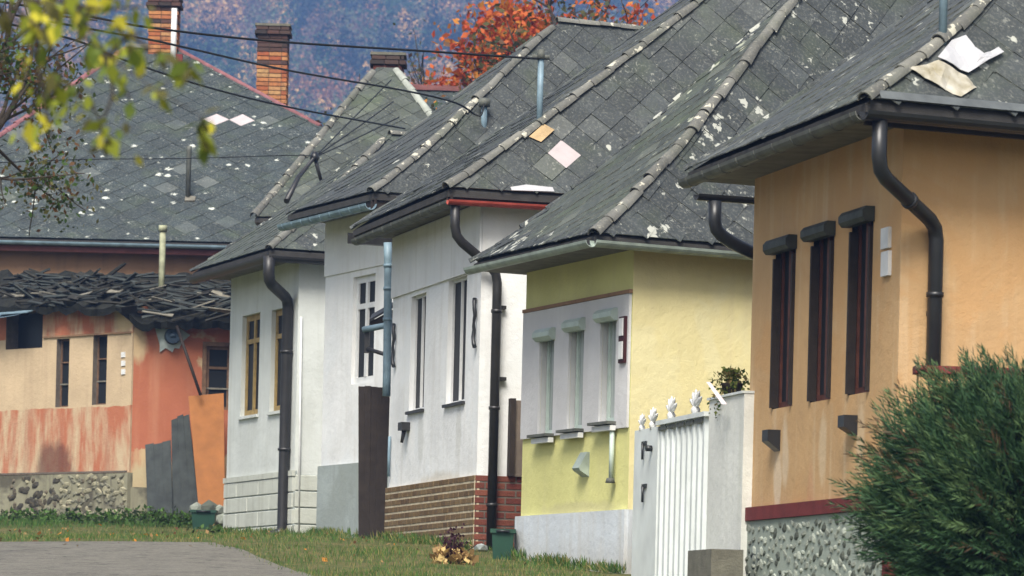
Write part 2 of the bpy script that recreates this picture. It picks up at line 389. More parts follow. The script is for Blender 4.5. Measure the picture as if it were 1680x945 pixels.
TILEMESH = {}
def tile_slope(corners, sagf, a, b, material, roof, cand, thick=.011, special=()):
    """diamond tiles on a flat slope given by corners (first two are the eave, counter-clockwise seen from outside)"""
    o = corners[0]; eu = (corners[1]-o).normalized(); nrm = (corners[1]-o).cross(corners[-1]-o).normalized(); ew = nrm.cross(eu).normalized()
    poly = [((c-o).dot(eu), (c-o).dot(ew)) for c in corners]
    full = area([(0, -b/2), (a/2, 0), (0, b/2), (-a/2, 0)])
    u0 = min(p[0] for p in poly); u1 = max(p[0] for p in poly); w1 = max(p[1] for p in poly)
    def fwd(u, w_): return sagf(o+eu*u+ew*w_)
    for j in range(0, int(w1/(b/2))+2):
        wc = j*b/2
        for i in range(int(u0/a)-1, int(u1/a)+2):
            uc = (i+(j % 2)*.5)*a
            d = [(uc, wc-b/2), (uc+a/2, wc), (uc, wc+b/2), (uc-a/2, wc)]; c = d
            for k in range(len(poly)):
                c = clip(c, poly[k], poly[(k+1) % len(poly)])
                if len(c) < 3: break
            if len(c) < 3 or area(c) < full*.04: continue
            pc = fwd(uc, wc); q = proj(pc)
            whole = area(c) > full*.999
            pu = fwd(uc, wc+.05)-fwd(uc, wc-.05); ey = pu.normalized(); ez = eu.cross(ey).normalized(); ex = ey.cross(ez)
            jit = Matrix.Rotation(random.gauss(0, .012), 3, ex) @ Matrix.Rotation(random.gauss(0, .012), 3, ey) @ Matrix.Rotation(random.gauss(0, .014), 3, ez)
            M = Matrix((jit @ ex, jit @ ey, jit @ ez)).transposed().to_4x4(); M.translation = pc + ez*(.014+random.uniform(0, .006))
            loc = [((p[0]-uc)*1.03, (p[1]-wc)*1.03) for p in c]
            pr = [proj(fwd(*p)) for p in c]; vis = area(pr)
            infr = -20 < q[0] < 1700 and -20 < q[1] < 965
            cand.append((vis if infr else 0, M, loc, whole, (a, b, thick), material, q))
def tile_verts(loc, b, thick):
    up = lambda y: .016*(.5-y/b)
    n = len(loc)
    v = [(x, y, up(y)) for x, y in loc] + [(x, y, up(y)-thick) for x, y in loc]
    f = [tuple(range(n))] + [(i, i+n, (i+1) % n+n, (i+1) % n) for i in range(n)]
    return v, [f[0]] + [q for q in f[1:]]
def edged(me, material):
    me.materials.append(material); me.materials.append(TILE_EDGE); me.polygons.foreach_set('material_index', [0]+[1]*(len(me.polygons)-1))
def place_tiles(cand, roof, limit=300, special=(), name='roof_tile'):
    cand.sort(key=lambda c: -c[0])
    spec = {}
    for (sx, sy, sm) in special:
        best = min(range(min(limit, len(cand))), key=lambda i: (cand[i][6][0]-sx)**2+(cand[i][6][1]-sy)**2); spec[best] = sm
    rest = MB(); rm = None
    for i, (vis, M, loc, whole, (a, b, th), material, q) in enumerate(cand):
        if i < limit and vis > 0:
            if whole:
                key = (a, b, th, material.name)
                if key not in TILEMESH:
                    v, f = tile_verts(loc, b, th); me = bpy.data.meshes.new(name); me.from_pydata(v, [], f); edged(me, material); TILEMESH[key] = me
                me = TILEMESH[key]
            else:
                v, f = tile_verts(loc, b, th); me = bpy.data.meshes.new(name); me.from_pydata(v, [], f); edged(me, material)
            ob = link(name, me, roof, None, M)
            if i in spec:
                ob.material_slots[0].link = 'OBJECT'; ob.material_slots[0].material = spec[i]
        else:
            v, f = tile_verts(loc, b, th); rest.mesh([M @ Vector(p) for p in v], f); rm = material
    if rest.f:
        r = rest.build('roof_tile_field', rm, roof); r['kind'] = 'stuff'

CAPMESH = {}
def ridge_caps(p0, p1, sagf, roof, material, length=.36, r=.064, name='ridge_cap', up=Vector((0, 0, 1)), maxn=60, lift=.03):
    L = (p1-p0).length; n = min(maxn, int(L/(length*.9)))
    key = (length, r, material.name)
    if key not in CAPMESH:
        mb = MB(); k = 7; ring = []
        for (y, rr) in ((-length/2, r*1.12), (length/2, r*.9)):
            for th in (1.0, .86):
                ring.append([(math.cos(math.pi*i/k)*rr*th, y, math.sin(math.pi*i/k)*rr*th-.02) for i in range(k+1)])
        oa, ia, ob, ib = ring
        mb.mesh(oa+ob, [(i, i+1, i+k+2, i+k+1)[::-1] for i in range(k)], 0, True)
        mb.mesh(ia+ib, [(i, i+1, i+k+2, i+k+1) for i in range(k)], 0, True)
        mb.mesh(oa+ia, [(i, i+1, i+k+2, i+k+1) for i in range(k)]); mb.mesh(ob+ib, [(i, i+1, i+k+2, i+k+1)[::-1] for i in range(k)])
        CAPMESH[key] = mb.data(name, material)
    for i in range(n):
        a = sagf(p0+(p1-p0)*(i*length*.9/L)); c = sagf(p0+(p1-p0)*min(1, ((i+1)*length*.9/L)))
        ey = (c-a).normalized(); ex = ey.cross(up).normalized(); ez = ex.cross(ey)
        M = Matrix((ex, ey, ez)).transposed() @ Matrix.Rotation(random.gauss(0, .035), 3, 'Z') @ Matrix.Rotation(random.gauss(0, .03), 3, 'X') @ Matrix.Diagonal((random.uniform(.9, 1.12), 1, random.uniform(.9, 1.12)))
        M = M.to_4x4(); M.translation = (a+c)/2 + ez*(lift+random.uniform(-.008, .012))
        link(name, CAPMESH[key], roof, None, M)

def gutter(mb, pts, r=.065, mi=0, seam=None):
    pts = [Vector(p) for p in pts]; k = 8
    for a, b in zip(pts[:-1], pts[1:]):
        d = (b-a).normalized(); x = Vector((d.y, -d.x, 0)).normalized(); rows = []
        for p in (a, b):
            rows.append([p + x*math.cos(math.pi+math.pi*i/k)*r + Vector((0, 0, 1))*math.sin(math.pi+math.pi*i/k)*r for i in range(k+1)]
                        + [p + x*math.cos(2*math.pi-math.pi*i/k)*r*.9 + Vector((0, 0, 1))*math.sin(2*math.pi-math.pi*i/k)*r*.9 for i in range(k+1)])
        n = 2*(k+1)
        mb.mesh(rows[0]+rows[1], [(i, (i+1) % n, (i+1) % n+n, i+n) for i in range(n)], mi, False)
        mb.face(rows[0], mi); mb.face(rows[1][::-1], mi)
        if seam:
            L = (b-a).length; q = seam*.5
            while q < L:
                c = a+d*q; gutter(mb, [c-d*.008, c+d*.008], r*1.07, mi); q += seam

def make_roof(h, tile, a, front_mat, side_mat, caps=CAP, limit=300, special=(), side_len=None, thick=.011):
    """deck, soffit, tiles and hip caps of a hipped roof whose ridge runs back from the street"""
    A = h.A; EB = h.EN+h.sd*(h.D+.4); EFB = h.EF+h.sd*(h.D+.4)
    RB = A + h.sd*max(1.5, (h.D+.4)-(A-(h.EN+h.EF)/2).dot(h.sd)); RB.z = A.z
    mb = MB(); dz = Vector((0, 0, -.03)); n = 8
    def strip(p0, p1, q1, q0):          # p eave, q ridge
        for i in range(n):
            t0, t1 = i/n, (i+1)/n
            mb.face([h.S(p0.lerp(q0, t0))+dz, h.S(p1.lerp(q1, t0))+dz, h.S(p1.lerp(q1, t1))+dz, h.S(p0.lerp(q0, t1))+dz])
    strip(h.EF, h.EN, A, A); strip(h.EN, EB, RB, A); strip(EFB, h.EF, A, RB)
    mb.face([EB+dz, EFB+dz, RB+dz])
    low = Vector((0, 0, -.10))
    ring = [h.EN, EB, EFB, h.EF]
    for i in range(4):
        p, q = ring[i], ring[(i+1) % 4]; mb.face([p+low, q+low, q+dz, p+dz])
    mb.face([p+low for p in ring], 1)
    roof = mb.build('roof', [DECK, SOFFIT], h.root)
    cand = []
    tile_slope([h.EF, h.EN, A], h.S, a, a, front_mat, roof, cand, thick)
    sl = side_len or h.D
    e1 = h.EN+h.sd*min(sl, h.D+.4); r1 = A+h.sd*max(.3, min(sl, h.D+.4)-(A-(h.EN+h.EF)/2).dot(h.sd))
    tile_slope([h.EN, e1, r1, A], h.S, a, a, side_mat, roof, cand, thick)
    place_tiles(cand, roof, limit, special)
    ridge_caps(h.EN, A, h.S, roof, caps); ridge_caps(h.EF, A, h.S, roof, side_mat, .40, .040, lift=.02); ridge_caps(A, RB, h.S, roof, caps, maxn=22)
    h.roof = roof; h.EB = EB; return roof

def make_walls(h, fm, sm, holes=(), fparts=(), reveal=.2, rev_mat=None):
    mb = MB(); slab(mb, h.N, h.fd, h.nf, 0, h.L, h.zb, h.zw, holes, .34, 0, 0, 1, h.sd)
    h.front = mb.build('front_wall', [fm, rev_mat or fm], h.root)
    mb = MB(); slab(mb, h.N, h.sd, h.ns, .0, h.D, h.zb, h.zw, (), .3, .004, 0, None, h.fd)
    h.side = mb.build('side_wall', sm, h.root)
    mb = MB(); slab(mb, h.F, h.sd, -h.ns, .01, h.D, h.zb, h.zw, (), .3, 0, 0, None, -h.fd); mb.build('far_side_wall', sm, h.root)
    B = h.N+h.sd*h.D; mb = MB(); slab(mb, B, h.fd, -h.nf, .01, h.L-.01, h.zb, h.zw, (), .3); mb.build('rear_wall', sm, h.root)

def hole(h, xl, xr, yt, yb):
    ym = (yt+yb)/2; s1 = h.fs(xl, ym)[0]; s0 = h.fs(xr, ym)[0]; xm = (xl+xr)/2
    return (s0, s1, h.fs(xm, yb)[1], h.fs(xm, yt)[1])
def window(h, q, dep, frame, glass, fw=.05, transom=.7, mull=True, o=None, d=None, n=None, parent=None, thick=.05):
    o = h.N if o is None else o; d = d or h.fd; n = n or h.nf; parent = parent or h.root
    s0, s1, z0, z1 = q; o = Vector((o.x, o.y, 0)); U = Vector((0, 0, 1)); c = MB()
    def bar(a0, a1, c0, c1, k=0): c.box(o+d*a0+U*c0-n*(dep+thick), d*(a1-a0), n*(thick+k), U*(c1-c0))
    bar(s0, s0+fw, z0, z1); bar(s1-fw, s1, z0, z1); bar(s0+fw, s1-fw, z0, z0+fw); bar(s0+fw, s1-fw, z1-fw, z1)
    zt = z0+(z1-z0)*transom; sm = (s0+s1)/2
    if transom: bar(s0+fw, s1-fw, zt-fw*.4, zt+fw*.4, .006)
    if mull: bar(sm-fw*.45, sm+fw*.45, z0+fw, z1-fw, .009)
    w_ = c.build('window', frame, parent)
    cols = [(s0+fw, sm-fw*.45), (sm+fw*.45, s1-fw)] if mull else [(s0+fw, s1-fw)]
    rows = [(z0+fw, zt-fw*.4), (zt+fw*.4, z1-fw)] if transom else [(z0+fw, z1-fw)]
    for a0, a1 in cols:
        for c0, c1 in rows:
            g = MB(); g.box(o+d*(a0-.004)+U*(c0-.004)-n*(dep+.034), d*(a1-a0+.008), n*.012, U*(c1-c0+.008)); g.build('pane', glass, w_)
    return w_

BOXES = {}
def unit_box(lx, ly, lz, material, bev=.006):
    key = (round(lx, 3), round(ly, 3), round(lz, 3), material.name)
    if key not in BOXES:
        bm = bmesh.new(); bmesh.ops.create_cube(bm, size=1)
        bmesh.ops.scale(bm, vec=(lx, ly, lz), verts=bm.verts)
        if bev: bmesh.ops.bevel(bm, geom=list(bm.edges), offset=bev, segments=1, affect='EDGES')
        me = bpy.data.meshes.new('brick'); bm.to_mesh(me); bm.free(); me.materials.append(material); BOXES[key] = me
    return BOXES[key]
def courses(o, d, n, s0, s1, z0, z1, ch, bl, joint, material, parent, proud=.012, deep=.09, name='brick', bond=True, skip=0, bev=.006, jit=.003):
    """masonry course by course, every piece an object, joints recessed"""
    o = Vector((o.x, o.y, 0)); nz = max(1, round((z1-z0)/ch)); ch = (z1-z0)/nz
    for j in range(nz):
        s = s0-(bl*.5 if bond and j % 2 else 0)
        while s < s1-.02:
            a0, a1 = max(s, s0)+joint/2, min(s+bl, s1)-joint/2; s += bl
            if a1-a0 < .03 or random.random() < skip: continue
            me = unit_box(round(a1-a0, 2), deep, ch-joint, material, bev)
            M = Matrix((d, n, Vector((0, 0, 1)))).transposed().to_4x4()
            M.translation = o+d*(a0+a1)/2+Vector((0, 0, z0+(j+.5)*ch))+n*(proud-deep/2+random.uniform(-jit, jit))
            link(name, me, parent, None, M)
def pipe(pts, r, material, parent, name='downpipe', n=12, collars=()):
    mb = MB(); pts = [Vector(p) for p in pts]; q = [pts[0]]
    for i in range(1, len(pts)-1):      # round the bends
        a, b, c = pts[i-1], pts[i], pts[i+1]; k = min(.12, (a-b).length*.4, (c-b).length*.4)
        p0 = b+(a-b).normalized()*k; p2 = b+(c-b).normalized()*k
        q += [p0, p0*.25+b*.5+p2*.25, p2]
    q.append(pts[-1]); mb.tube(q, r, n)
    ob = mb.build(name, material, parent)
    for f in collars:
        L = sum((b-a).length for a, b in zip(pts[:-1], pts[1:])); t = f*L
        for a, b in zip(pts[:-1], pts[1:]):
            if t <= (b-a).length:
                c = a+(b-a).normalized()*t; dd = (b-a).normalized(); m2 = MB(); m2.tube([c-dd*.02, c+dd*.02], r*1.18, n)
                m2.build('pipe_clip', material, ob); break
            t -= (b-a).length
    return ob

# ------------------------------------------------------------------ ground, road, hill
m, t, b = mat('grass_soil', .95, .1); v = t.pos()
c = t.mix(t.ramp(t.noise(v, 1.3, 6), [(.35, 0), (.65, 1)]), (.045, .075, .02), (.12, .105, .045))
c = t.mix(t.ramp(t.noise(v, 9, 6), [(.5, 0), (.7, 1)]), c, (.16, .13, .06)); t.link(c, b.inputs['Base Color']); t.link(t.bump(t.noise(v, 25, 5), .8, .05), b.inputs['Normal']); SOIL = m
m, t, b = mat('worn_asphalt', .93, .15); v = t.pos()
c = t.mix(t.ramp(t.noise(v, 2, 6), [(.3, 0), (.7, 1)]), (.14, .133, .113), (.21, .20, .165))
c = t.mix(t.ramp(t.noise(v, 22, 6, .75), [(.48, 0), (.62, 1)]), c, (.26, .24, .20)); c = t.mix(t.ramp(t.noise(v, 5, 5, .7), [(.55, 0), (.7, 1)]), c, (.06, .058, .05)); t.link(c, b.inputs['Base Color']); t.link(t.bump(t.noise(v, 40, 5, .7), 1.0, .04), b.inputs['Normal']); ASPHALT = m

def axis(*segs):
    out = []
    for a, b_, st in segs:
        k = max(1, int((b_-a)/st)); out += [a+(b_-a)*i/k for i in range(k)]
    return out+[segs[-1][1]]
xs = axis((-420, -60, 40), (-60, -14, 6), (-14, 14, .5), (14, 60, 6), (60, 420, 40)); ys = axis((-50, 20, 5), (20, 90, .5), (90, 200, 10), (200, 1960, 40))
mb = MB(); vv = []
for y in ys:
    for x in xs:
        z = gz(x, y) + (.03*mnoise.noise(Vector((x*.8, y*.8, 0))) if abs(x) < 14 and 20 < y < 90 else 0)
        if y > 260: z += 6*mnoise.noise(Vector((x*.012, y*.012, 3)))*min(1, (y-260)/200)
        vv.append((x, y, z))
W = len(xs); mb.mesh(vv, [(j*W+i, j*W+i+1, (j+1)*W+i+1, (j+1)*W+i) for j in range(len(ys)-1) for i in range(W-1)], 0, True)
tag(mb.build('ground', SOIL), kind='structure')

# road edge from the picture: the verge line dips to the right
edge = [(-0.2, 20), (-.7, 30), (-1.5, 38)]
g1, g2, g3, g4 = [hit_ground(*q) for q in ((440, 926), (400, 908), (352, 896), (40, 897))]
edge += [(g1.x, g1.y), (g2.x, g2.y), (g3.x, g3.y), ((g3.x+g4.x)/2, (g3.y+g4.y)/2+.1), (g4.x, g4.y), (g4.x-8, g4.y+.5)]
print('road edge', [(round(a, 1), round(b_, 1)) for a, b_ in edge])
mb = MB()
def road_right(y):
    pts = [(-1.0, -40), (-0.2, 20), (-.7, 30), (-1.5, 38), (g1.x, g1.y), (g2.x, g2.y), (g3.x, g3.y)]
    return float(np.interp(y, [p[1] for p in pts], [p[0] for p in pts]))
yr = axis((-40, 20, 4), (20, g3.y-.01, .6)); rows = []
for y in yr:
    xr = road_right(y); rows.append([(x, y, gz(x, y)+.034+.02*(1 if 0 < k < 16 else 0)+.012*mnoise.noise(Vector((x*2, y*2, 5)))) for k, x in enumerate([xr+(-16.0)*(k/16)**1.0 for k in range(17)])])
rows.append([(g3.x-16*k/16, g3.y+.3+.4*math.sin(k*1.3), gz(g3.x-k, g3.y+.3)+.03) for k in range(17)])
mb.mesh([p for r_ in rows for p in r_], [(j*17+i+1, j*17+i, (j+1)*17+i, (j+1)*17+i+1) for j in range(len(rows)-1) for i in range(16)], 0, True)
tag(mb.build('road', ASPHALT), kind='structure')

# ------------------------------------------------------------------ orange house
h = House('orange_house', 'orange rendered house with three dark shuttered windows and red band over stone plinth', (1478, 400), 35, (1236, 400), 39.2, 63, .534, .49, 163, (2043, -430), 9)
ho = h
H1 = [hole(h, 1270, 1303, 398, 668), hole(h, 1332, 1366, 376, 657), hole(h, 1395, 1430, 352, 645)]
make_walls(h, ORANGE, ORANGE, H1, rev_mat=DKWOOD)
make_roof(h, None, .56, SLATE, SLATE, special=())
zband = (h.fs(1222, 832)[1]+h.fs(1415, 817)[1])/2; zb2 = h.fs(1222, 856)[1]
mb = MB(); slab(mb, h.N, h.fd, h.nf, -.05, h.L+.04, zb2, zband, (), .1, .06); mb.build('plinth_band', BANDRED, h.root)
mb = MB(); slab(mb, h.N, h.fd, h.nf, -.03, h.L+.02, h.zb, zb2-.003, (), .08, .035); pl = mb.build('stone_plinth', PEBBLE, h.root)
mb = MB(); mb.box(h.N+h.nf*.062-h.fd*.06+Vector((0, 0, h.zb)), h.fd*.16, -h.nf*.12, Vector((0, 0, zb2-h.zb-.006))); mb.build('corner_trim', BANDRED, h.root)
mb = MB(); slab(mb, h.N, h.sd, h.ns, .0, h.D, h.zb, zb2, (), .08, .03, 0, None, h.fd); mb.build('side_plinth', PEBBLE, h.root)
STONES = [simple('field_stone_light', (.34, .37, .31), .95, .3, bump=.5), simple('field_stone_grey', (.22, .24, .20), .95, .3, bump=.5), simple('field_stone_dark', (.085, .095, .075), .95, .3, bump=.5)]
def stone_meshes(k, rad, mats_):
    out = []
    for i in range(k):
        bm = bmesh.new(); bmesh.ops.create_icosphere(bm, subdivisions=1, radius=1)
        for v_ in bm.verts: v_.co *= random.uniform(.75, 1.15)
        bmesh.ops.scale(bm, vec=(rad*random.uniform(.6, 1.5), rad*.42, rad*random.uniform(.4, 1.0)), verts=bm.verts)
        me = bpy.data.meshes.new('stone'); bm.to_mesh(me); bm.free(); me.materials.append(mats_[i % len(mats_)]); out.append(me)
    return out
SM = stone_meshes(16, .056, [STONES[0], STONES[1], STONES[2], STONES[1]])
pts = []
for _ in range(6000):
    q = (random.uniform(.1, h.L), random.uniform(zb2-.75, zb2-.05))
    if all((q[0]-p[0])**2*.6+(q[1]-p[1])**2 > .0052 for p in pts): pts.append(q)
    if len(pts) >= 240: break
for q in pts:
    M = Matrix((h.fd, h.nf, Vector((0, 0, 1)))).transposed().to_4x4() @ Matrix.Rotation(random.uniform(-.6, .6), 4, 'Y'); M.translation = Vector((h.N.x, h.N.y, 0))+h.fd*q[0]+h.nf*.030+Vector((0, 0, q[1]))
    link('stone', random.choice(SM), pl, None, M)
for q in H1:
    wn = window(h, q, .05, BROWNWOOD, GLASS, .06, .0, True)
    mb = MB(); U = Vector((0, 0, 1)); o = Vector((h.N.x, h.N.y, 0)); c0 = (q[0]+q[1])/2     # octagonal shutter box
    k = []
    for s_ in (q[0]-.035, q[1]+.05):
        k.append([o+h.fd*s_+U*(q[3]+zz)+h.nf*nn for nn, zz in ((.003, -.09), (.08, -.09), (.11, -.055), (.11, .0), (.08, .035), (.003, .035))])
    mb.mesh(k[0]+k[1], [(i, (i+1) % 6, (i+1) % 6+6, i+6) for i in range(6)]+[(5, 4, 3, 2, 1, 0), (6, 7, 8, 9, 10, 11)]); mb.build('shutter_box', simple('weathered_box_metal', (.045, .05, .042), .6, .5) if 'weathered_box_metal' not in MATS else MATS['weathered_box_metal'], wn)
    for s_ in (q[0]+.005, q[1]-.045):
        mb = MB(); mb.box(o+h.fd*s_+U*(q[2]+.01)-h.nf*.045, h.fd*.04, h.nf*.075, U*(q[3]-q[2]-.14)); mb.build('shutter_guide', DKWOOD, wn)
# gutters and pipes
mb = MB(); gd = Vector((0, 0, -.10))
gutter(mb, [h.EN+h.ns*.05+gd-h.sd*.05, h.EN+h.ns*.05+h.sd*7+gd], .075); mb.build('side_gutter', BLKMETAL, h.root)
mb = MB(); gutter(mb, [h.EF+h.nf*.02+gd+h.fd*.02, h.EN+h.nf*.02+gd-h.fd*.02], .075, 0, .55); mb.build('front_gutter', GUTGREY, h.root)
mb = MB()
slab(mb, h.EN+h.ns*(-.03), h.sd, h.ns, .02, 7, h.ze-.20, h.ze-.085, (), .03); mb.build('fascia_board', DKWOOD, h.root)
p1 = h.EN+h.ns*.03+gd+h.sd*.12-Vector((0, 0, .06)); q1 = h.s(1527, 372, .09); q2 = h.s(1502, 640, .09); q2 = Vector((q1.x, q1.y, h.zb+.3))
p2 = Vector((p1.x, p1.y, z_at(p1.x, p1.y, 282)))
pipe([p1, p2, q1, q2], .062, BLKMETAL, h.root, collars=(.2, .42, .62, .85))
# gutter stub and pipe on the yard side
e = [P(1142, 327, 40.0), P(1262, 327, 40.3)]
mb = MB(); gutter(mb, [Vector((e[0].x, e[0].y, e[0].z+.05)), Vector((e[1].x, e[1].y, e[0].z+.05))], .06)
mb.build('yard_gutter', BLKMETAL, h.root)
pipe([P(1173, 330, 40.05), P(1173, 378, 40.05), P(1200, 398, 40.1), P(1262, 428, 40.25)], .062, BLKMETAL, h.root, 'yard_downpipe')
e0_ = h.EN+Vector((0, 0, .012)); nS0 = h.sd.cross(h.A-h.EN).normalized(); ew0 = nS0.cross(h.sd)
mb = MB(); mb.box(e0_+h.sd*.12+nS0*.034-ew0*.02, h.sd*7, ew0*.08, nS0*.006); mb.build('eave_flashing', simple('dull_zinc', (.10, .11, .11), .45, .3, bump=.05, spec=.5), h.roof)
# number plaque, vents, cable clip
for (y0, y1) in ((374, 408), (413, 453)):
    a, b_ = h.fs(1456, y1), h.fs(1456, y0); mb = MB(); mb.box(Vector((h.N.x, h.N.y, 0))+h.fd*(a[0]-.10)+Vector((0, 0, a[1])), h.fd*.20, h.nf*.03, Vector((0, 0, b_[1]-a[1]))); mb.build('house_number_plate', WHITEPAINT, h.root)
for (x, y, hh) in ((1276, 706, .19), (1402, 682, .17)):
    p = h.f(x, y); mb = MB(); U = Vector((0, 0, 1))
    prof = [(0, 0), (.12, 0), (.12, -.1), (0, -hh)]; aa = [p+h.nf*n_+U*z_-h.fd*.09 for n_, z_ in prof]; bb = [q+h.fd*.18 for q in aa]
    mb.mesh(aa+bb, [(0, 1, 2, 3), (7, 6, 5, 4), (0, 4, 5, 1), (1, 5, 6, 2), (2, 6, 7, 3), (3, 7, 4, 0)]); mb.build('vent_hood', BLKMETAL, h.root)
p = h.s(1524, 515, .02); mb = MB(); mb.cbox(p, h.sd*.03, h.ns*.03, Vector((0, 0, .02))); mb.build('wall_clip', BLKMETAL, h.root)
# roof mast with tin flashing
o_, e1_ = h.EN, h.EN+h.sd
nS = (h.sd).cross(h.A-h.EN).normalized()
def on_side(hh, px, py, off=.03):
    nS_ = hh.sd.cross(hh.A-hh.EN).normalized(); p_ = hit(px, py, hh.EN, nS_); p_.z += hh.sagz(p_.z); return p_ + nS_*off
def sheet(hh, pxs, name, material, off, parent, crumple=.035, thick=.006):
    pts_ = [on_side(hh, x, y, off) for x, y in pxs]; bm = bmesh.new()
    f = bm.faces.new([bm.verts.new(p_) for p_ in pts_]); bmesh.ops.triangulate(bm, faces=[f]); bmesh.ops.subdivide_edges(bm, edges=list(bm.edges), cuts=3, use_grid_fill=True)
    nS_ = hh.sd.cross(hh.A-hh.EN).normalized()
    for v_ in bm.verts: v_.co += nS_*(crumple*(mnoise.noise(v_.co*4)+.3)+crumple*.6*mnoise.noise(v_.co*9))
    off_ = origin(parent)
    r_ = bmesh.ops.extrude_face_region(bm, geom=list(bm.faces))
    for v_ in [g for g in r_['geom'] if isinstance(g, bmesh.types.BMVert)]: v_.co += nS_*thick
    for v_ in bm.verts: v_.co -= off_
    bmesh.ops.recalc_face_normals(bm, faces=list(bm.faces))
    me = bpy.data.meshes.new(name); bm.to_mesh(me); bm.free(); return link(name, me, parent, material)
sheet(h, [(1532, 82), (1556, 48), (1578, 40), (1592, 62), (1607, 75), (1633, 59), (1642, 68), (1584, 109)], 'tin_flashing', TIN, .05, h.roof)
sheet(h, [(1484, 102), (1512, 92), (1534, 86), (1582, 112), (1600, 136), (1572, 160), (1522, 128)], 'tin_flashing', TINRUST, .035, h.roof)
mb = MB(); p = on_side(h, 1551, 62, -.05); top = Vector((p.x, p.y, p.z+1.3)); mb.tube([p, top], .035, 10)
mast = mb.build('roof_mast', GUTBLUE, h.roof)

# ------------------------------------------------------------------ yellow house
h = House('yellow_house', 'yellow house with grey window band, three narrow windows and pale blue plinth', (1038, 500), 43.75, (863, 500), 46.7, 59, .57, .24, 383, (1329, -26), 9)
hy = h
H1 = [hole(h, 888, 912, 540, 712), hole(h, 936, 961, 524, 704), hole(h, 988, 1014, 508, 692)]
make_walls(h, YELLOWF, YELLOW, H1, rev_mat=LILAC)
make_roof(h, None, .40, SLATE_MOSS, SLATE_L, special=())
zt = (h.fs(865, 514)[1]+h.fs(1035, 482)[1])/2; zl = (h.fs(862, 722)[1]+h.fs(1037, 699)[1])/2
mb = MB(); slab(mb, h.N, h.fd, h.nf, .02, h.L-.0, zl, zt, H1, .028, .03); mb.build('window_band', LILAC, h.root)
mb = MB(); slab(mb, h.N, h.fd, h.nf, .0, h.L, zt+.003, zt+.04, (), .04, .042); mb.build('band_moulding', BROWNWALL, h.root)
zp = (h.fs(852, 848)[1]+h.fs(1038, 835)[1])/2
mb = MB(); slab(mb, h.N, h.fd, h.nf, -.04, h.L+.05, h.zb, zp, (), .1, .05); mb.build('plinth', PALEBLUE, h.root)
mb = MB(); slab(mb, h.N, h.sd, h.ns, -.02, h.D, h.zb, zp, (), .1, .05, 0, None, h.fd); mb.build('side_plinth', PALEBLUE, h.root)
for i, q in enumerate(H1):
    wn = window(h, q, .06, GREENWHITE, CURTAIN, .05, .0, False)
    o = Vector((h.N.x, h.N.y, 0)); U = Vector((0, 0, 1)); k = []
    for s_ in (q[0]-.03, q[1]+.03):
        k.append([o+h.fd*s_+U*(q[3]+zz)+h.nf*nn for nn, zz in ((.0, -.13), (.07, -.13), (.11, -.09), (.11, -.04), (.07, .0), (.0, .0))])
    mb = MB(); mb.mesh(k[0]+k[1], [(j, (j+1) % 6, (j+1) % 6+6, j+6) for j in range(6)]+[(5, 4, 3, 2, 1, 0), (6, 7, 8, 9, 10, 11)]); mb.build('shutter_box', GREENWHITE, wn)
    mb = MB(); mb.box(o+h.fd*(q[0]-.06)+U*(q[2]-.035)+h.nf*.031, h.fd*(q[1]-q[0]+.12), h.nf*.10, U*.03); mb.build('sill', GUTGREY, wn)
    mb = MB(); mb.box(o+h.fd*(q[0]-.05)+U*(q[2]-.10)+h.nf*.031, h.fd*(q[1]-q[0]+.08), h.nf*.06, U*.055); mb.build('sill_moulding', WHITEPAINT, wn)
gd = Vector((0, 0, -.075)); mb = MB(); gutter(mb, [h.EF+h.nf*.05+gd, h.EN+h.nf*.05+gd-h.fd*.05], .07); mb.build('front_gutter', GUTPALE, h.root)
mb = MB(); gutter(mb, [h.EN+h.ns*.05+gd-h.sd*.05, h.EN+h.ns*.05+h.sd*7+gd], .07); mb.build('side_gutter', GUTPALE, h.root)
# verge flashing of the far hip, number plate, wall pipe, lamp
a, b_ = h.fs(1027, 596), h.fs(1027, 520)
mb = MB(); mb.box(Vector((h.N.x, h.N.y, 0))+h.fd*.06+Vector((0, 0, a[1])), h.fd*.16, h.nf*.06, Vector((0, 0, b_[1]-a[1]))); pt_ = mb.build('number_board', simple('dark_oxblood', (.045, .012, .012), .6), h.root)
for k in range(2):
    mb = MB(); mb.box(Vector((h.N.x, h.N.y, 0))+h.fd*.09+h.nf*.061+Vector((0, 0, a[1]+.04+k*.24)), h.fd*.10, h.nf*.012, Vector((0, 0, .18))); mb.build('number_plate', WHITEPAINT, pt_)
pipe([h.f(1012, 700, .05), h.f(1010, 786, .05)], .026, GREENWHITE, h.root, 'wall_pipe')
p = h.f(1010, 788, .06); mb = MB(); mb.tube([p-Vector((0, 0, .03)), p+Vector((0, 0, .02))], [.055, .04], 10); mb.build('pipe_foot', GUTGREY, h.root)
p = h.f(962, 742); U = Vector((0, 0, 1)); mb = MB()
aa = [p+h.nf*n_+U*z_-h.fd*.10 for n_, z_ in ((0, 0), (.03, .0), (.12, -.17), (.10, -.20), (0, -.26))]; bb = [q+h.fd*.20 for q in aa]
mb.mesh(aa+bb, [(0, 1, 2, 3, 4), (9, 8, 7, 6, 5)]+[(i, i+5, (i+1) % 5+5, (i+1) % 5) for i in range(5)]); mb.build('meter_hood', GUTPALE, h.root)

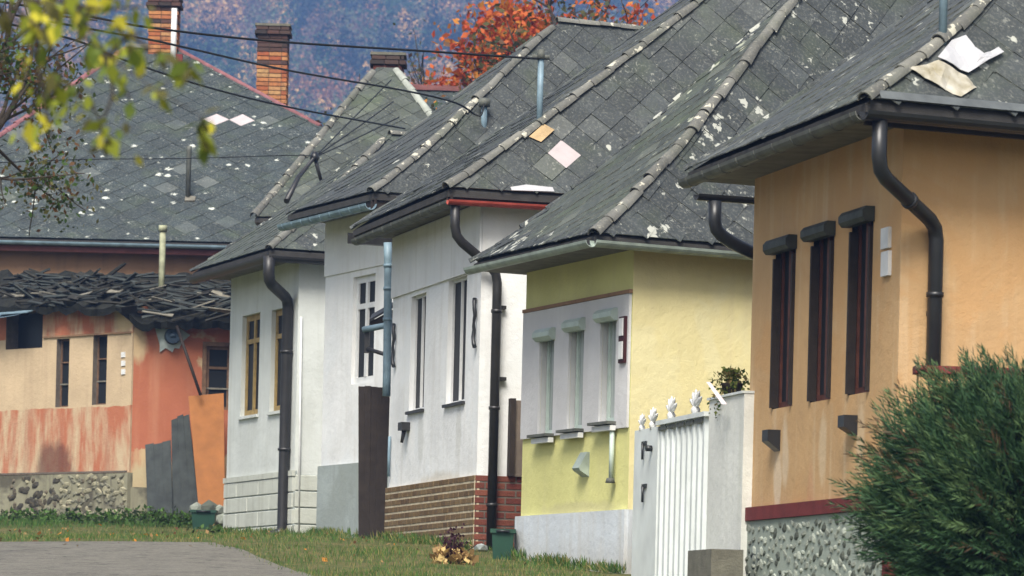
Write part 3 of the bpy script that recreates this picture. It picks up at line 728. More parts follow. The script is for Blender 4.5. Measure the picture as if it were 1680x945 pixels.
# ------------------------------------------------------------------ white house with brick plinth
h = House('white_house', 'white rendered house with brown brick plinth and red side gutter', (790, 440), 49, (645, 480), 53.4, 72, .485, .257, 308, (1455, -240), 9.5, .02)
hw = h
H1 = [hole(h, 673, 697, 484, 672), hole(h, 734, 764, 457, 660)]
make_walls(h, WHITE2, WHITE2, H1)
make_roof(h, None, .42, SLATE, SLATE, special=((920, 240, PINKTILE),))
zt = (h.fs(645, 491)[1]+h.fs(760, 450)[1])/2
mb = MB(); slab(mb, h.N, h.fd, h.nf, 0, h.L, zt, h.zw-.1, (), .024, .028); mb.build('frieze', WHITE2, h.root)
zp = (h.fs(634, 800)[1]+h.fs(783, 781)[1])/2
pl = MB(); slab(pl, h.N, h.fd, h.nf, -.03, h.L+.03, h.zb, zp, (), .06, .03); pl = pl.build('plinth', MORTAR, h.root)
courses(h.N, h.fd, h.nf, -.04, h.L+.03, h.zb+.0, zp+.01, .082, .25, .024, BRICKBROWN, pl, .036, .06, bev=.003, jit=.0015)
pl = MB(); slab(pl, h.N, h.sd, h.ns, -.02, h.D, h.zb, zp, (), .06, .03, 0, None, h.fd); pl = pl.build('side_plinth', MORTARDK, h.root)
courses(h.N, h.sd, h.ns, -.03, 3.0, h.zb, zp+.01, .082, .25, .020, BRICKRED, pl, .036, .06, bev=.003, jit=.0015)
for q in H1:
    wn = window(h, q, .055, WHITEPAINT, GLASS, .03, 0, True)
    mb = MB(); o = Vector((h.N.x, h.N.y, 0)); mb.box(o+h.fd*(q[0]-.04)+Vector((0, 0, q[2]-.04))-h.nf*.045, h.fd*(q[1]-q[0]+.08), h.nf*.085, Vector((0, 0, .035))); mb.build('sill', DKMETAL, wn)
gd = Vector((0, 0, -.14)); mb = MB(); gutter(mb, [h.EN+h.ns*.05+gd-h.sd*.02, h.EN+h.ns*.05+h.sd*7+gd], .06); mb.build('side_gutter', GUTRED, h.root)
mb = MB(); gutter(mb, [h.EF+h.nf*(-.05)+gd, h.EN-h.nf*.05+gd], .075, 0, .5); mb.build('front_gutter', GUTGREY, h.root)
mb = MB(); slab(mb, h.EN+h.ns*(-.03), h.sd, h.ns, 0, 7, h.ze-.17, h.ze-.085, (), .03, .0); mb.build('fascia_board', DKWOOD, h.root)
mb = MB(); slab(mb, h.EN+h.nf*(-.03), h.fd, h.nf, 0, (h.EF-h.EN).length, h.ze-.17, h.ze-.085, (), .03, .0); mb.build('fascia_board', DKWOOD, h.root)
p1 = h.EN+gd+h.sd*.04-h.nf*.05; q1 = h.s(812, 448, .10); q2 = Vector((q1.x, q1.y, h.zb+.25))
pipe([p1, Vector((p1.x, p1.y, z_at(p1.x, p1.y, 388))), q1, q2], .055, DKMETAL, h.root, collars=(.35, .6, .85))
for y in (505, 622): p = h.s(822, y, .03); mb = MB(); mb.cbox(p, h.sd*.04, h.ns*.05, Vector((0, 0, .02))); mb.build('pipe_bracket', DKMETAL, h.root)
# box gutter and outlet on the yard side
e = P(570, 392, 54.0); e2 = P(660, 392, 54.3); mb = MB(); mb.box(Vector((e.x, e.y, e.z-.05)), Vector((e2.x-e.x, e2.y-e.y, 0)), Vector((0, .14, 0)), Vector((0, 0, .13))); mb.build('yard_gutter', DKMETAL, h.root)
pipe([P(636, 398, 54.2), P(637, 440, 54.2), P(635, 600, 54.2), P(634, 650, 54.2)], .052, GUTBLUE, h.root, 'zinc_downpipe', collars=(.15, .3, .5))
# wrought wall anchors, lamp
def anchor(hh, x, y0, y1):
    a_, b2 = hh.f(x, y1, .02), hh.f(x, y0, .02); mb_ = MB(); k = 14; pts_ = []
    for i in range(k+1):
        t_ = i/k; pts_.append(a_.lerp(b2, t_)+hh.nf*(.01+.012*abs(math.sin(t_*math.pi*3)))+hh.fd*(.03*math.sin(t_*math.pi*2)))
    mb_.tube(pts_, [.026 if i in (0, 1, k-1, k) else .016+.008*abs(math.sin(i/k*math.pi*2)) for i in range(k+1)], 7); mb_.build('wall_anchor', BLKMETAL, hh.root)
anchor(h, 783, 490, 570); anchor(h, 650, 532, 602)
p = h.f(670, 700, .05); mb = MB(); mb.cbox(p, h.fd*.10, h.nf*.06, Vector((0, 0, .05))); mb.tube([p+Vector((0, 0, -.03)), p+Vector((0, 0, -.2))+h.nf*.03], [.03, .018], 8); mb.build('wall_lamp', DKMETAL, h.root)
pipe([h.f(643, 716, .03), h.f(641, 782, .03)], .018, GUTBLUE, h.root, 'conduit')
# mast
mb = MB(); p = on_side(h, 888, 205, -.08); mb.tube([p, Vector((p.x, p.y, z_at(p.x, p.y, 92)))], .037, 10)
mt1 = mb.build('roof_mast', GUTBLUE, h.roof); MAST1 = Vector((p.x, p.y, z_at(p.x, p.y, 94)))
mb = MB(); mb.tube([MAST1-Vector((0, 0, .02)), MAST1+Vector((0, 0, .09))], [.06, .035], 10); mb.tube([MAST1-Vector((.10, 0, .0)), MAST1+Vector((.10, 0, 0))], .03, 8); mb.build('insulator', GUTGREY, mt1)
sheet(h, [(866, 218), (890, 196), (908, 206), (886, 227)], 'base_plate', RUSTPLATE, .045, h.roof, .008)
sheet(h, [(836, 309), (862, 304), (905, 309), (908, 317), (838, 315)], 'tin_flashing', TIN, .03, h.roof, .006)

# ------------------------------------------------------------------ tall white house
h = House('tall_white_house', 'tall narrow white house with zinc gutter behind the dark board gate', (655, 400), 57.5, (535, 420), 60.1, 66, .50, .25, 315, (915, 38), 9, .03)
ht = h
H1 = [hole(h, 578, 614, 452, 628)]
make_walls(h, WHITE2, WHITE2, H1)
make_roof(h, None, .42, SLATE, SLATE)
zp = h.fs(550, 763)[1]
mb = MB(); slab(mb, h.N, h.fd, h.nf, -.03, h.L+.03, h.zb, zp, (), .08, .04); mb.build('plinth', CEMENT, h.root)
zt = h.fs(560, 449)[1]; mb = MB(); slab(mb, h.N, h.fd, h.nf, 0, h.L, zt, h.zw-.1, (), .02, .022); mb.build('frieze', WHITE2, h.root)
window(h, H1[0], .05, WHITEPAINT, GLASS, .09, .72, True)
gd = Vector((0, 0, -.16)); mb = MB(); gutter(mb, [h.EF+h.nf*.04+gd+h.fd*.1, h.EN+h.nf*.04+gd-h.fd*.05], .085, 0, .38); mb.build('front_gutter', GUTBLUE, h.root)
mb = MB(); slab(mb, h.EN-h.nf*.03, h.fd, h.nf, 0, (h.EF-h.EN).length, h.ze-.22, h.ze-.085, (), .03); mb.build('fascia_board', DKWOOD, h.root)
mb = MB(); slab(mb, h.EN-h.ns*.03, h.sd, h.ns, 0, 6, h.ze-.22, h.ze-.085, (), .03); mb.build('fascia_board', DKWOOD, h.root)
mb = MB(); p = on_side(h, 797, 212, -.08); mb.tube([p, Vector((p.x, p.y, z_at(p.x, p.y, 172)))], .042, 10); mt2 = mb.build('roof_mast', GUTBLUE, h.roof)
MAST2 = Vector((p.x, p.y, z_at(p.x, p.y, 168))); mb = MB(); mb.tube([MAST2-Vector((0, 0, .06)), MAST2+Vector((0, 0, .03)), MAST2+Vector((0, 0, .06))], [.08, .09, .04], 10); mb.build('mast_cap', GUTGREY, mt2)

# ------------------------------------------------------------------ far white house
h = House('low_white_house', 'small weathered white house with blocked plinth and kinked dark downpipe', (489, 520), 64, (378, 520), 67.6, 66, .57, .30, 408, (640, 222), 9, .02)
hf = h
H1 = [hole(h, 396, 425, 516, 681), hole(h, 444, 476, 506, 673)]
make_walls(h, WHITE3, WHITE3, H1)
make_roof(h, None, .42, SLATE_MOSS, SLATE_L, limit=220)
for q in H1:
    wn = window(h, q, .07, OCHREWOOD, GLASS, .09, .74, True)
    mb = MB(); o = Vector((h.N.x, h.N.y, 0)); mb.box(o+h.fd*(q[0]-.03)+Vector((0, 0, q[2]-.05))-h.nf*.06, h.fd*(q[1]-q[0]+.06), h.nf*.10, Vector((0, 0, .045))); mb.build('sill', WHITE3, wn)
zp = (h.fs(375, 784)[1]+h.fs(460, 776)[1])/2
pl = MB(); slab(pl, h.N, h.fd, h.nf, -.02, h.L+.02, h.zb, zp, (), .05, .015); pl = pl.build('plinth', CEMENT, h.root)
PLB = plaster('plinth_limewash', (.50, .52, .46), (.26, .25, .20), .4, .5)
courses(h.N, h.fd, h.nf, -.03, h.L+.03, zp-1.05, zp-.08, .235, 1.25, .018, PLB, pl, .035, .06, 'plinth_block', True, 0, .008)
mb = MB(); slab(mb, h.N, h.fd, h.nf, -.04, h.L+.04, zp-.078, zp+.004, (), .05, .045); mb.build('plinth_cap', PLB, h.root)
pl = MB(); slab(pl, h.N, h.sd, h.ns, -.01, h.D, h.zb, zp-.05, (), .05, .015, 0, None, h.fd); pl = pl.build('side_plinth', CEMENT, h.root)
courses(h.N, h.sd, h.ns, 0.0, 2.2, zp-1.05, zp-.05, .235, .8, .018, PLB, pl, .035, .06, 'plinth_block', True, 0, .008)
gd = Vector((0, 0, -.11)); mb = MB(); gutter(mb, [h.EF-h.nf*.02+gd, h.EN-h.nf*.02+gd], .085); mb.build('front_gutter', DKMETAL, h.root)
mb = MB(); gutter(mb, [h.EN+gd-h.sd*.03, h.EN+h.sd*5+gd], .085); mb.build('side_gutter', DKMETAL, h.root)
p1 = h.EN+gd+h.sd*.0-h.nf*.0; q1 = h.f(482, 492, .09); q2 = Vector((q1.x, q1.y, gz(q1.x, q1.y)+.05))
pipe([p1, Vector((p1.x, p1.y, z_at(p1.x, p1.y, 462))), q1, q2, q2+h.nf*.2+Vector((0, 0, -.06))], .085, DKMETAL, h.root, collars=(.4, .7))
pipe([h.s(493, 520, .03), h.s(489, 875, .03)], .016, WHITEPAINT, h.root, 'conduit')

# ------------------------------------------------------------------ big slate-roofed house at the bend
def free_house(name, label, x0, x1, Y, ye, ridge0, ridge1, Yr, depth, tile, a, wallm, slate, caps, limit=300, special=(), over=.4):
    E0 = P(x0, ye, Y); zE = E0.z; E1 = P(x1, ye, Y); E1.z = zE
    A0 = P(*ridge0, Yr); A1 = P(*ridge1, Yr); A1.z = A0.z
    root = thing(name, Vector((E0.x+.5, Y+.5, gz(E0.x+.5, Y+.5))), label, 'house')
    B0 = Vector((E0.x, 2*Yr-Y, zE)); B1 = Vector((E1.x, 2*Yr-Y, zE)); mb_ = MB(); dz = Vector((0, 0, -.03))
    for f in ([E0, E1, A1, A0], [E1, B1, A1], [B1, B0, A0, A1], [B0, E0, A0]): mb_.face([p_+dz for p_ in f])
    low = Vector((0, 0, -.09)); ring = [E0, E1, B1, B0]; mb_.face([p_+low for p_ in ring][::-1], 1)
    for i in range(4): p_, q_ = ring[i], ring[(i+1) % 4]; mb_.face([p_+low, q_+low, q_+dz, p_+dz])
    roof = mb_.build('roof', [DECK, SOFFIT], root); cand = []
    tile_slope([E0, E1, A1, A0], lambda p_: Vector(p_), a, a, slate, roof, cand)
    place_tiles(cand, roof, limit, special)
    zb = gz(E0.x, Y)-.6; X = Vector((1, 0, 0)); F = Vector((0, -1, 0)); wl = E1.x-E0.x-2*over
    o_ = Vector((E0.x+over, Y+over, 0)); mb_ = MB(); slab(mb_, o_, X, F, 0, wl, zb, zE-.10, (), .3); mb_.build('front_wall', wallm, root)
    for xx, nn in ((0, -1), (wl, 1)):
        mb_ = MB(); slab(mb_, o_+X*xx, Vector((0, 1, 0)), X*nn, .003, 2*(Yr-Y)-2*over, zb, zE-.10, (), .3); mb_.build('side_wall', wallm, root)
    return root, roof, (E0, E1, A0, A1, zE)
broot, broof, (E0, E1, A0, A1, zE) = free_house('slate_roofed_house', 'brown walled house under a broad dark slate hip roof with orange chimney', -230, 905, 82, 384, (208, 80), (292, 58), 88.5, 10, None, .52, BROWNWALL, SLATE_FAR, None, special=((372, 113, PINKTILE), (400, 124, PINKTILE)))
idf = lambda p_: Vector(p_)
mb = MB(); mb.tube([E1.lerp(A1, .60), A1], .058, 8); mb.build('hip_pole', PINKCAP, broof)
ridge_caps(E0, A0, idf, broof, PINKCAP, .36, .065); ridge_caps(A0, A1, idf, broof, CAP, .36, .10)
mb = MB(); gutter(mb, [E0+Vector((0, -.05, -.06)), E1+Vector((0, -.05, -.06))], .07); mb.build('gutter', GUTBLUE, broot)
mb = MB(); mb.box(E0+Vector((.1, .05, -.24)), Vector((E1.x-E0.x-.2, 0, 0)), Vector((0, .05, 0)), Vector((0, 0, .10))); mb.build('fascia_board', simple('faded_red_board', (.17, .06, .05), .8), broot)
def chimney(px0, px1, ytop, ybase, Y, depth, m1, m2, parent, soot=4, caprows=2, name='chimney', skip=0):
    a_, b2 = P(px0, ybase, Y), P(px1, ybase, Y); top = P(px0, ytop, Y).z; wd = b2.x-a_.x; zb = a_.z-.4
    mb_ = MB(); mb_.box(Vector((a_.x+.02, Y+.02, zb)), (wd-.04, 0, 0), (0, depth-.04, 0), (0, 0, top-zb-.05)); ch = mb_.build(name, MORTARDK, parent)
    rows = int((top-zb)/.088); rowh = (top-zb)/rows
    for j in range(rows):
        mt_ = m2 if j >= rows-soot or (j >= rows-soot-5 and random.random() < .3) else m1; pr = .055 if rows-caprows-1 <= j < rows-0 and j % 2 == (rows-2) % 2 else (.03 if j >= rows-caprows else .0)
        for (o_, d_, n_, ln) in ((Vector((a_.x, Y, 0)), Vector((1, 0, 0)), Vector((0, -1, 0)), wd), (Vector((a_.x, Y, 0)), Vector((0, 1, 0)), Vector((-1, 0, 0)), depth), (Vector((b2.x, Y, 0)), Vector((0, 1, 0)), Vector((1, 0, 0)), depth)):
            ex = pr if n_.y else 0
            courses(o_, d_, n_, -ex+(.13 if (j % 2 and not n_.y) else 0), ln+ex, zb+j*rowh, zb+(j+1)*rowh, rowh, .26 if n_.y else .24, .014, mt_, ch, .006+pr, .1, 'brick', False if j % 2 else True, skip)
    mb_ = MB(); mb_.box(Vector((a_.x-.05, Y-.05, top+.002)), (wd+.1, 0, 0), (0, depth+.1, 0), (0, 0, .05)); mb_.build('chimney_cap', CONCRETE, ch)
    return ch
chimney(420, 470, 42, 152, 89.5, .62, BRICKORANGE, BRICKSOOT, broof, 6, 2)
chimney(243, 291, -4, 62, 88.3, .62, BRICKORANGE, BRICKSOOT, broof, 2, 2)
mb = MB(); p = P(284, 100, 87.5); mb.tube([p-Vector((0, 0, .3)), Vector((p.x, p.y, z_at(p.x, p.y, 14)))], .06, 10); mb.build('flue_pipe', WHITEPAINT, broof)
mb = MB(); p = P(294, 96, 87.3); mb.cbox(p, (.07, 0, 0), (0, .07, 0), (0, 0, .08)); mb.build('flue_box', BANDRED, broof)
def on_big(px, py, off=.0): nn = (E1-E0).cross(A0-E0).normalized(); return hit(px, py, E0, nn)+nn*off
p = on_big(308, 330, -.05); mb = MB(); mb.tube([p, Vector((p.x, p.y, z_at(p.x, p.y, 246))), Vector((p.x, p.y, z_at(p.x, p.y, 240)))], [.05, .05, .06], 8); mb.build('vent_pipe', GUTGREY, broof)
mb = MB(); mb.cbox(on_big(312, 330, .03), (.10, 0, 0), (0, .06, .05), (0, -.02, .03)); mb.build('vent_flashing', PALEWOOD, broof)

# ------------------------------------------------------------------ hip roof behind, with dark red chimney
eroot, eroof, (e0, e1, a0, a1, ze_) = free_house('old_grey_roofed_house', 'old house with steep mossy grey roof and crumbling dark red chimney', 418, 840, 73, 356, (618, 112), (646, 118), 76.5, 8, None, .40, BROWNWALL, SLATE_MOSS, None, 240)
ridge_caps(e1, a1, idf, eroof, simple('pale_hip_strip', (.30, .32, .28), .8), .4, .07); ridge_caps(e0, a0, idf, eroof, CAP, .36, .07)
chimney(611, 660, 90, 150, 76.9, .6, BRICKDARK, BRICKSOOT, eroof, 1, 2, skip=.05)
rroot, rroof, _ = free_house('red_ridged_house', 'distant house with dark red ridge showing between the grey roofs', 560, 900, 95, 260, (600, 147), (760, 152), 99, 8, None, .5, BROWNWALL, BRICKRED and SLATE_FAR, None, 60)
ridge_caps(_[2], _[3], idf, rroof, simple('dark_red_ridge', (.13, .05, .045), .8), .4, .13)

# ------------------------------------------------------------------ ruined house at the bend
U = Vector((0, 0, 1))
C0 = P(215, 650, 74.0); C0.z = 0
dl = Vector((-.70, .714, 0)).normalized(); nl = Vector((-dl.y, dl.x, 0)); nl = nl if nl.y < 0 else -nl
dr = Vector((.985, .17, 0)).normalized(); nr = Vector((dr.y, -dr.x, 0))
def lf(px, py, off=0): return hit(px, py, C0, nl)+nl*off
def rf(px, py, off=0): return hit(px, py, C0, nr)+nr*off
def lsz(px, py): p_ = lf(px, py); return ((p_-C0).dot(dl), p_.z)
def rsz(px, py): p_ = rf(px, py); return ((p_-C0).dot(dr), p_.z)
zg = gz(C0.x, C0.y)
ruin = thing('ruined_house', Vector((C0.x, C0.y, zg)), 'derelict house with peeling red and cream plaster and a collapsed roof', 'house')
z1, z0 = lsz(140, 551)[1], lsz(140, 668)[1]; ztop = lsz(140, 500)[1]; zpl = lsz(120, 777)[1]; zb = zg-.6
CREAMRED = two_zone('peeling_cream_red_plaster', (.50, .385, .25), (.37, .135, .075), z0, z1, .10)
REDPL = two_zone('peeling_red_plaster', (.36, .125, .07), (.45, .33, .19), zpl+.35, 99, .9, (.42, .20, .12), patch=(.44, .33, .20))
def stain(m_, centre, rx, rz, col, amount):
    t_ = NT(m_); b_n = t_.n['Principled BSDF']; old = b_n.inputs['Base Color'].links[0].from_socket
    g_ = t_.new('ShaderNodeNewGeometry'); mp = t_.new('ShaderNodeMapping', vector_type='POINT'); mp.inputs['Location'].default_value = (-centre.x/rx, -centre.y/rx, -centre.z/rz); mp.inputs['Scale'].default_value = (1/rx, 1/rx, 1/rz)
    t_.link(g_.outputs['Position'], mp.inputs['Vector']); ln = t_.new('ShaderNodeVectorMath', operation='LENGTH'); t_.link(mp.outputs[0], ln.inputs[0])
    d_ = t_.math('ADD', ln.outputs['Value'], t_.math('MULTIPLY', t_.noise(t_.pos(1.5, 1.5, .7), 3, 6, .65), 1.0))
    t_.link(t_.mix(t_.math('MULTIPLY', t_.ramp(t_.math('MULTIPLY', d_, .5), [(.5, 1), (.68, 0)]), amount), old, col), b_n.inputs['Base Color'])
stain(CREAMRED, lf(88, 765), .75, .6, (.10, .045, .035), .75)
stain(CREAMRED, lf(205, 520), .35, .45, (.48, .38, .22), .8)
for (hx, hy_, mm, cc) in ((1288, 745, ORANGE, (.62, .52, .38)), (1350, 735, ORANGE, (.60, .48, .32)), (1276, 790, ORANGE, (.64, .55, .42)), (1412, 720, ORANGE, (.60, .48, .32)), (1330, 815, ORANGE, (.50, .27, .14))): stain(mm, ho.f(hx, hy_), .16, .42, cc, .55)
stain(WHITE2, hw.f(690, 720), .22, .5, (.50, .50, .46), .5); stain(WHITE2, hw.f(752, 705), .2, .5, (.50, .50, .46), .5); stain(WHITE2, hw.f(720, 790), 1.4, .16, (.48, .44, .36), .55)
stain(YELLOWF, hy.f(950, 835), 1.5, .12, (.46, .42, .24), .5)
stain(REDPL, rf(222, 560), .30, .45, (.46, .36, .21), .85)
stain(REDPL, rf(240, 790), .55, .45, (.42, .36, .22), .85)
SOOTPL = plaster('stained_stone_plinth', (.24, .23, .16), (.07, .06, .045), .8, .7, patch=(.065, .058, .045))
def lhole(xl, xr, yt, yb):
    ym = (yt+yb)/2; return (lsz(xr, ym)[0], lsz(xl, ym)[0], lsz((xl+xr)/2, yb)[1], lsz((xl+xr)/2, yt)[1])
HL = [lhole(92, 113, 556, 668), lhole(152, 175, 549, 664), lhole(10, 70, 512, 572)]
mb = MB(); slab(mb, C0, dl, nl, 0, 4.2, zpl, ztop, HL, .35, 0, 0, 1); mb.build('front_wall', [CREAMRED, MORTARDK], ruin)
RSM = stone_meshes(4, .06, [simple('pale_rubble', (.30, .28, .19), .95, .4, bump=.6), simple('grey_rubble', (.17, .165, .12), .95, .4, bump=.6)])+stone_meshes(4, .06, [simple('sooty_rubble', (.06, .055, .042), .95, .5, bump=.6), simple('brown_rubble', (.10, .085, .06), .95, .5, bump=.6)])
mb = MB(); slab(mb, C0, dl, nl, -.02, 4.2, zb, zpl-.003, (), .45, .05); mb_pl = mb.build('stone_plinth', SOOTPL, ruin)
rpl = mb_pl
for k in range(230):
    sp_ = random.uniform(.05, 3.3); zq = random.uniform(zg-.1, zpl-.06); M = Matrix((dl, nl, U)).transposed().to_4x4() @ Matrix.Rotation(random.uniform(-.6, .6), 4, 'Y') @ Matrix.Diagonal((1.5, 1.3, 1.35, 1)); M.translation = C0+dl*sp_+nl*.045+U*zq
    link('stone', RSM[random.randrange(4)+(4 if (sp_ > 1.9) != (random.random() < .15) else 0)], rpl, None, M)
mb = MB(); slab(mb, C0, dl, nl, .02, 4.2, zpl, zpl+.03, (), .03, .06); mb.build('plinth_ledge', MORTARDK, ruin)
mb = MB(); slab(mb, C0, dl, nl, .02, lsz(71, 600)[0], z1-.0, z1+.03, (), .03, .03); mb.build('string_course', BROWNWALL, ruin)
HRt = (rsz(338, 620)[0], rsz(378, 620)[0], rsz(355, 672)[1], rsz(355, 568)[1])
zrt = rsz(290, 520)[1]
mb = MB(); slab(mb, C0, dr, nr, .02, 3.0, zpl-.25, zrt, [HRt], .35, -.02); mb.build('side_wall', REDPL, ruin)
mb = MB(); slab(mb, C0, dr, nr, 0, 3.0, zb, zpl-.253, (), .4, .0); mb.build('side_plinth', SOOTPL, ruin)
for q in HL[:2]:
    w_ = window(None, q, .10, OLDWINDOW, GLASS, .03, .66, False, C0, dl, nl, ruin)
    mb = MB(); zt = q[2]+(q[3]-q[2])*.33; mb.box(C0+dl*q[0]+U*zt-nl*.115, dl*(q[1]-q[0]), nl*.02, U*.025); mb.build('glazing_bar', PALEWOOD, w_)
mb = MB(); a = HL[2]; mb.box(C0+dl*a[0]+U*a[2]-nl*.3, dl*(a[1]-a[0]), nl*.02, U*(a[3]-a[2])); mb.build('recess_shadow_panel', BLKMETAL, ruin)  # black panel behind the recess; the shadow under the awning put into its colour
mb = MB(); p0, p1 = lf(74, 504, .02), lf(0, 530, .45); mb.face([p0, lf(10, 504, .02), p1, lf(60, 520, .45)]); mb.box(lf(74, 505, .01), dl*.9, nl*.4-U*.12, U*.02); mb.build('tin_awning', GUTBLUE, ruin)
w_ = window(None, HRt, .06, OLDWINDOW, GLASS, .055, .66, False, C0, dr, nr, ruin)
mb = MB(); zt = HRt[2]+(HRt[3]-HRt[2])*.32; mb.box(C0+dr*HRt[0]+U*zt-nr*.075, dr*(HRt[1]-HRt[0]), nr*.03, U*.03); mb.build('glazing_bar', PALEWOOD, w_)
mb = MB(); s0, s1, za, zb_ = HRt
for (a0, a1, c0, c1) in ((s0-.07, s0, za-.05, zb_+.07), (s1, s1+.07, za-.05, zb_+.07), (s0, s1, zb_, zb_+.07)): mb.box(C0+dr*a0+U*c0-nr*.018, dr*(a1-a0), nr*.035, U*(c1-c0))
mb.build('architrave', OLDWINDOW, ruin)
# cement patch with a blue cowl in the stove-pipe hole
mb = MB(); pp = [(254, 536), (272, 540), (291, 536), (312, 550), (298, 562), (294, 572), (286, 571), (283, 578), (272, 571), (262, 578), (262, 566)]
f0 = [rf(x, y, .012) for x, y in pp]; f1 = [p_-nr*.04 for p_ in f0]; n_ = len(pp)
mb.face(f0[::-1]); mb.mesh(f0+f1, [(i, (i+1) % n_, (i+1) % n_+n_, i+n_) for i in range(n_)]); pa = mb.build('cement_patch', simple('pale_blue_cement', (.40, .46, .44), .9, .25), ruin)
p = rf(283, 552, .0); mb = MB(); mb.tube([p-nr*.02, p+nr*.16], [.15, .13], 12); mb.tube([p+nr*.1, p+nr*.16-U*.04], [.10, .05], 10); mb.build('stovepipe_cowl', simple('dark_blue_tin', (.03, .05, .075), .5), pa)
for k in range(3):
    p = lf(203, 582+k*14, .0); mb = MB(); mb.cbox(p, dl*.05, nl*.02, U*.045); mb.build('house_number_digit', WHITEPAINT, ruin)
# collapsed roof: sagging boarding heaped with broken battens
mb = MB(); nx = 46; ny = 7; vv = []
random.seed(21)
for j in range(ny):
    for i in range(nx):
        px = -60+i*(470/(nx-1)); tt = j/(ny-1)
        ylow = 503 if px < 205 else 503+min(1, (px-205)/20)*26
        yy = ylow+(448-ylow)*tt+7*mnoise.noise(Vector((px*.05, tt*4, 1)))+random.uniform(-4, 4)
        Yb = 73.65 if px > 205 else 73.5+(205-px)*.0125*1.0
        p_ = P(px, yy, Yb+.15+tt*2.2+random.uniform(-.08, .08)); vv.append(p_)
top = list(vv); bot = [p_-Vector((0, -.05, .12)) for p_ in vv]; N_ = nx*ny
fc = [(j*nx+i, j*nx+i+1, (j+1)*nx+i+1, (j+1)*nx+i) for j in range(ny-1) for i in range(nx-1)]
mb.mesh(top+bot, fc+[tuple(q+N_ for q in f[::-1]) for f in fc]+[(i+N_, i+1+N_, i+1, i) for i in range(nx-1)])
crf = mb.build('collapsed_roof', simple('rotten_thatch', (.016, .017, .013), .98, .6, scale=9, bump=.8), ruin)
PLK = []; ROTWOOD = simple('rotten_wood', (.028, .027, .022), .95, .5, scale=7, bump=.3)
for k in range(6):
    me = unit_box([.95, .7, .55, .35, .8, .28][k], [.04, .07, .10, .13, .035, .2][k], [.035, .025, .02, .02, .04, .012][k], [ROTWOOD, TARBOARD, PALEWOOD, ROTWOOD, TARBOARD, ROTWOOD][k], .003); PLK.append(me)
for k in range(190):
    px = random.uniform(20, 385); base = 448 if px < 205 else 452
    py = random.gauss(474 if px < 205 else 486, 14); py = min(max(py, 455), 500 if px < 210 else 522)
    tt = (505-py)/60; Yb = (73.6 if px > 205 else 73.45+(205-px)*.0125)+.05+max(-.1, tt)*2.0
    ang = random.gauss(0, .2); yaw = random.gauss(0 if px > 205 else -.75, .22)
    M = (Matrix.Rotation(yaw, 4, 'Z') @ Matrix.Rotation(-ang, 4, 'Y') @ Matrix.Rotation(random.uniform(-.8, .8), 4, 'X')); M.translation = P(px, py, Yb)+Vector((0, 0, .02))
    link('broken_batten', PLK[random.choice([0, 1, 1, 3, 4, 5, 4, 0, 1, 3, 2])], crf, None, M)
mb = MB(); p = P(265, 470, 74.6); mb.tube([p-U*.3, Vector((p.x, p.y, z_at(p.x, p.y, 376)))], .055, 8); mb.tube([Vector((p.x, p.y, z_at(p.x, p.y, 380))), Vector((p.x, p.y, z_at(p.x, p.y, 370)))], .075, 8); mb.build('roof_pipe', simple('rusty_pale_pipe', (.30, .31, .20), .6, .4), crf)
mb = MB(); slab(mb, C0, dl, nl, .3, 4.2, zb, ztop-.4, (), .1, -2.5); mb.build('rear_wall', MORTARDK, ruin)

# boards leaning on the ruin
def lean(name, quad, Yb, Yt, material, label, cat, thick=.03, planks=1):
    """quad in picture: bottom-left, bottom-right, top-right, top-left"""
    b0, b1 = P(*quad[0], Yb), P(*quad[1], Yb); t1, t0 = P(*quad[2], Yt), P(*quad[3], Yt)
    zz = gz((b0.x+b1.x)/2, Yb)-.05
    root = thing(name, Vector(((b0.x+b1.x)/2, Yb, zz+.05)), label, cat)
    for k in range(planks):
        u0, u1 = k/planks+.0008, (k+1)/planks-.0008
        a_, c_, e_, g_ = b0.lerp(b1, u0), b0.lerp(b1, u1), t0.lerp(t1, u1), t0.lerp(t1, u0)
        dy = Vector((0, thick, 0)); jy = Vector((0, random.uniform(-.012, .012), random.uniform(-.02, .02) if planks > 1 else 0))
        q_ = [a_, c_, e_+jy, g_+jy]; mb_ = MB(); mb_.mesh(q_+[p_+dy for p_ in q_], [(0, 1, 2, 3), (7, 6, 5, 4), (0, 4, 5, 1), (1, 5, 6, 2), (2, 6, 7, 3), (3, 7, 4, 0)]); mb_.build('board' if planks > 1 else 'panel', material, root)
    return root
lean('leaning_board', [(326, 836), (369, 834), (367, 645), (309, 650)], 72.7, 73.75, ORANGEBOARD, 'flat orange board leaning against the derelict red wall', 'board')
lean('leaning_boards', [(242, 842), (283, 842), (280, 722), (238, 730)], 72.9, 73.75, TARBOARD, 'low dark tarred boards leaning at the foot of the peeling wall', 'boards', .035, 3)
lean('leaning_boards', [(283, 842), (327, 842), (310, 678), (281, 688)], 73.05, 73.85, TARBOARD, 'taller dark boards leaning beside the orange board', 'boards', .035, 3)
mb = MB(); mb.tube([P(329, 648, 73.5), P(290, 535, 73.75)], .028, 7); tag(mb.build('leaning_pole', DKWOOD), 'thin dark pole leaning up to the stovepipe hole of the derelict house', 'pole')
for k, (x, y) in enumerate(((322, 846), (342, 848), (360, 846), (350, 862), (366, 866), (330, 868))):
    me = SM[(k*5+1) % 12]; o_ = link('rubble_stone', me, None); p = P(x, y, 72.4); o_.location = (p.x, p.y, gz(p.x, p.y)+.12+.16*(k < 3)); o_.scale = (3.2, 4.5, 3.2)
    tag(o_, 'dark rubble stone heaped under the orange board', 'stone', 'rubble under the orange board')

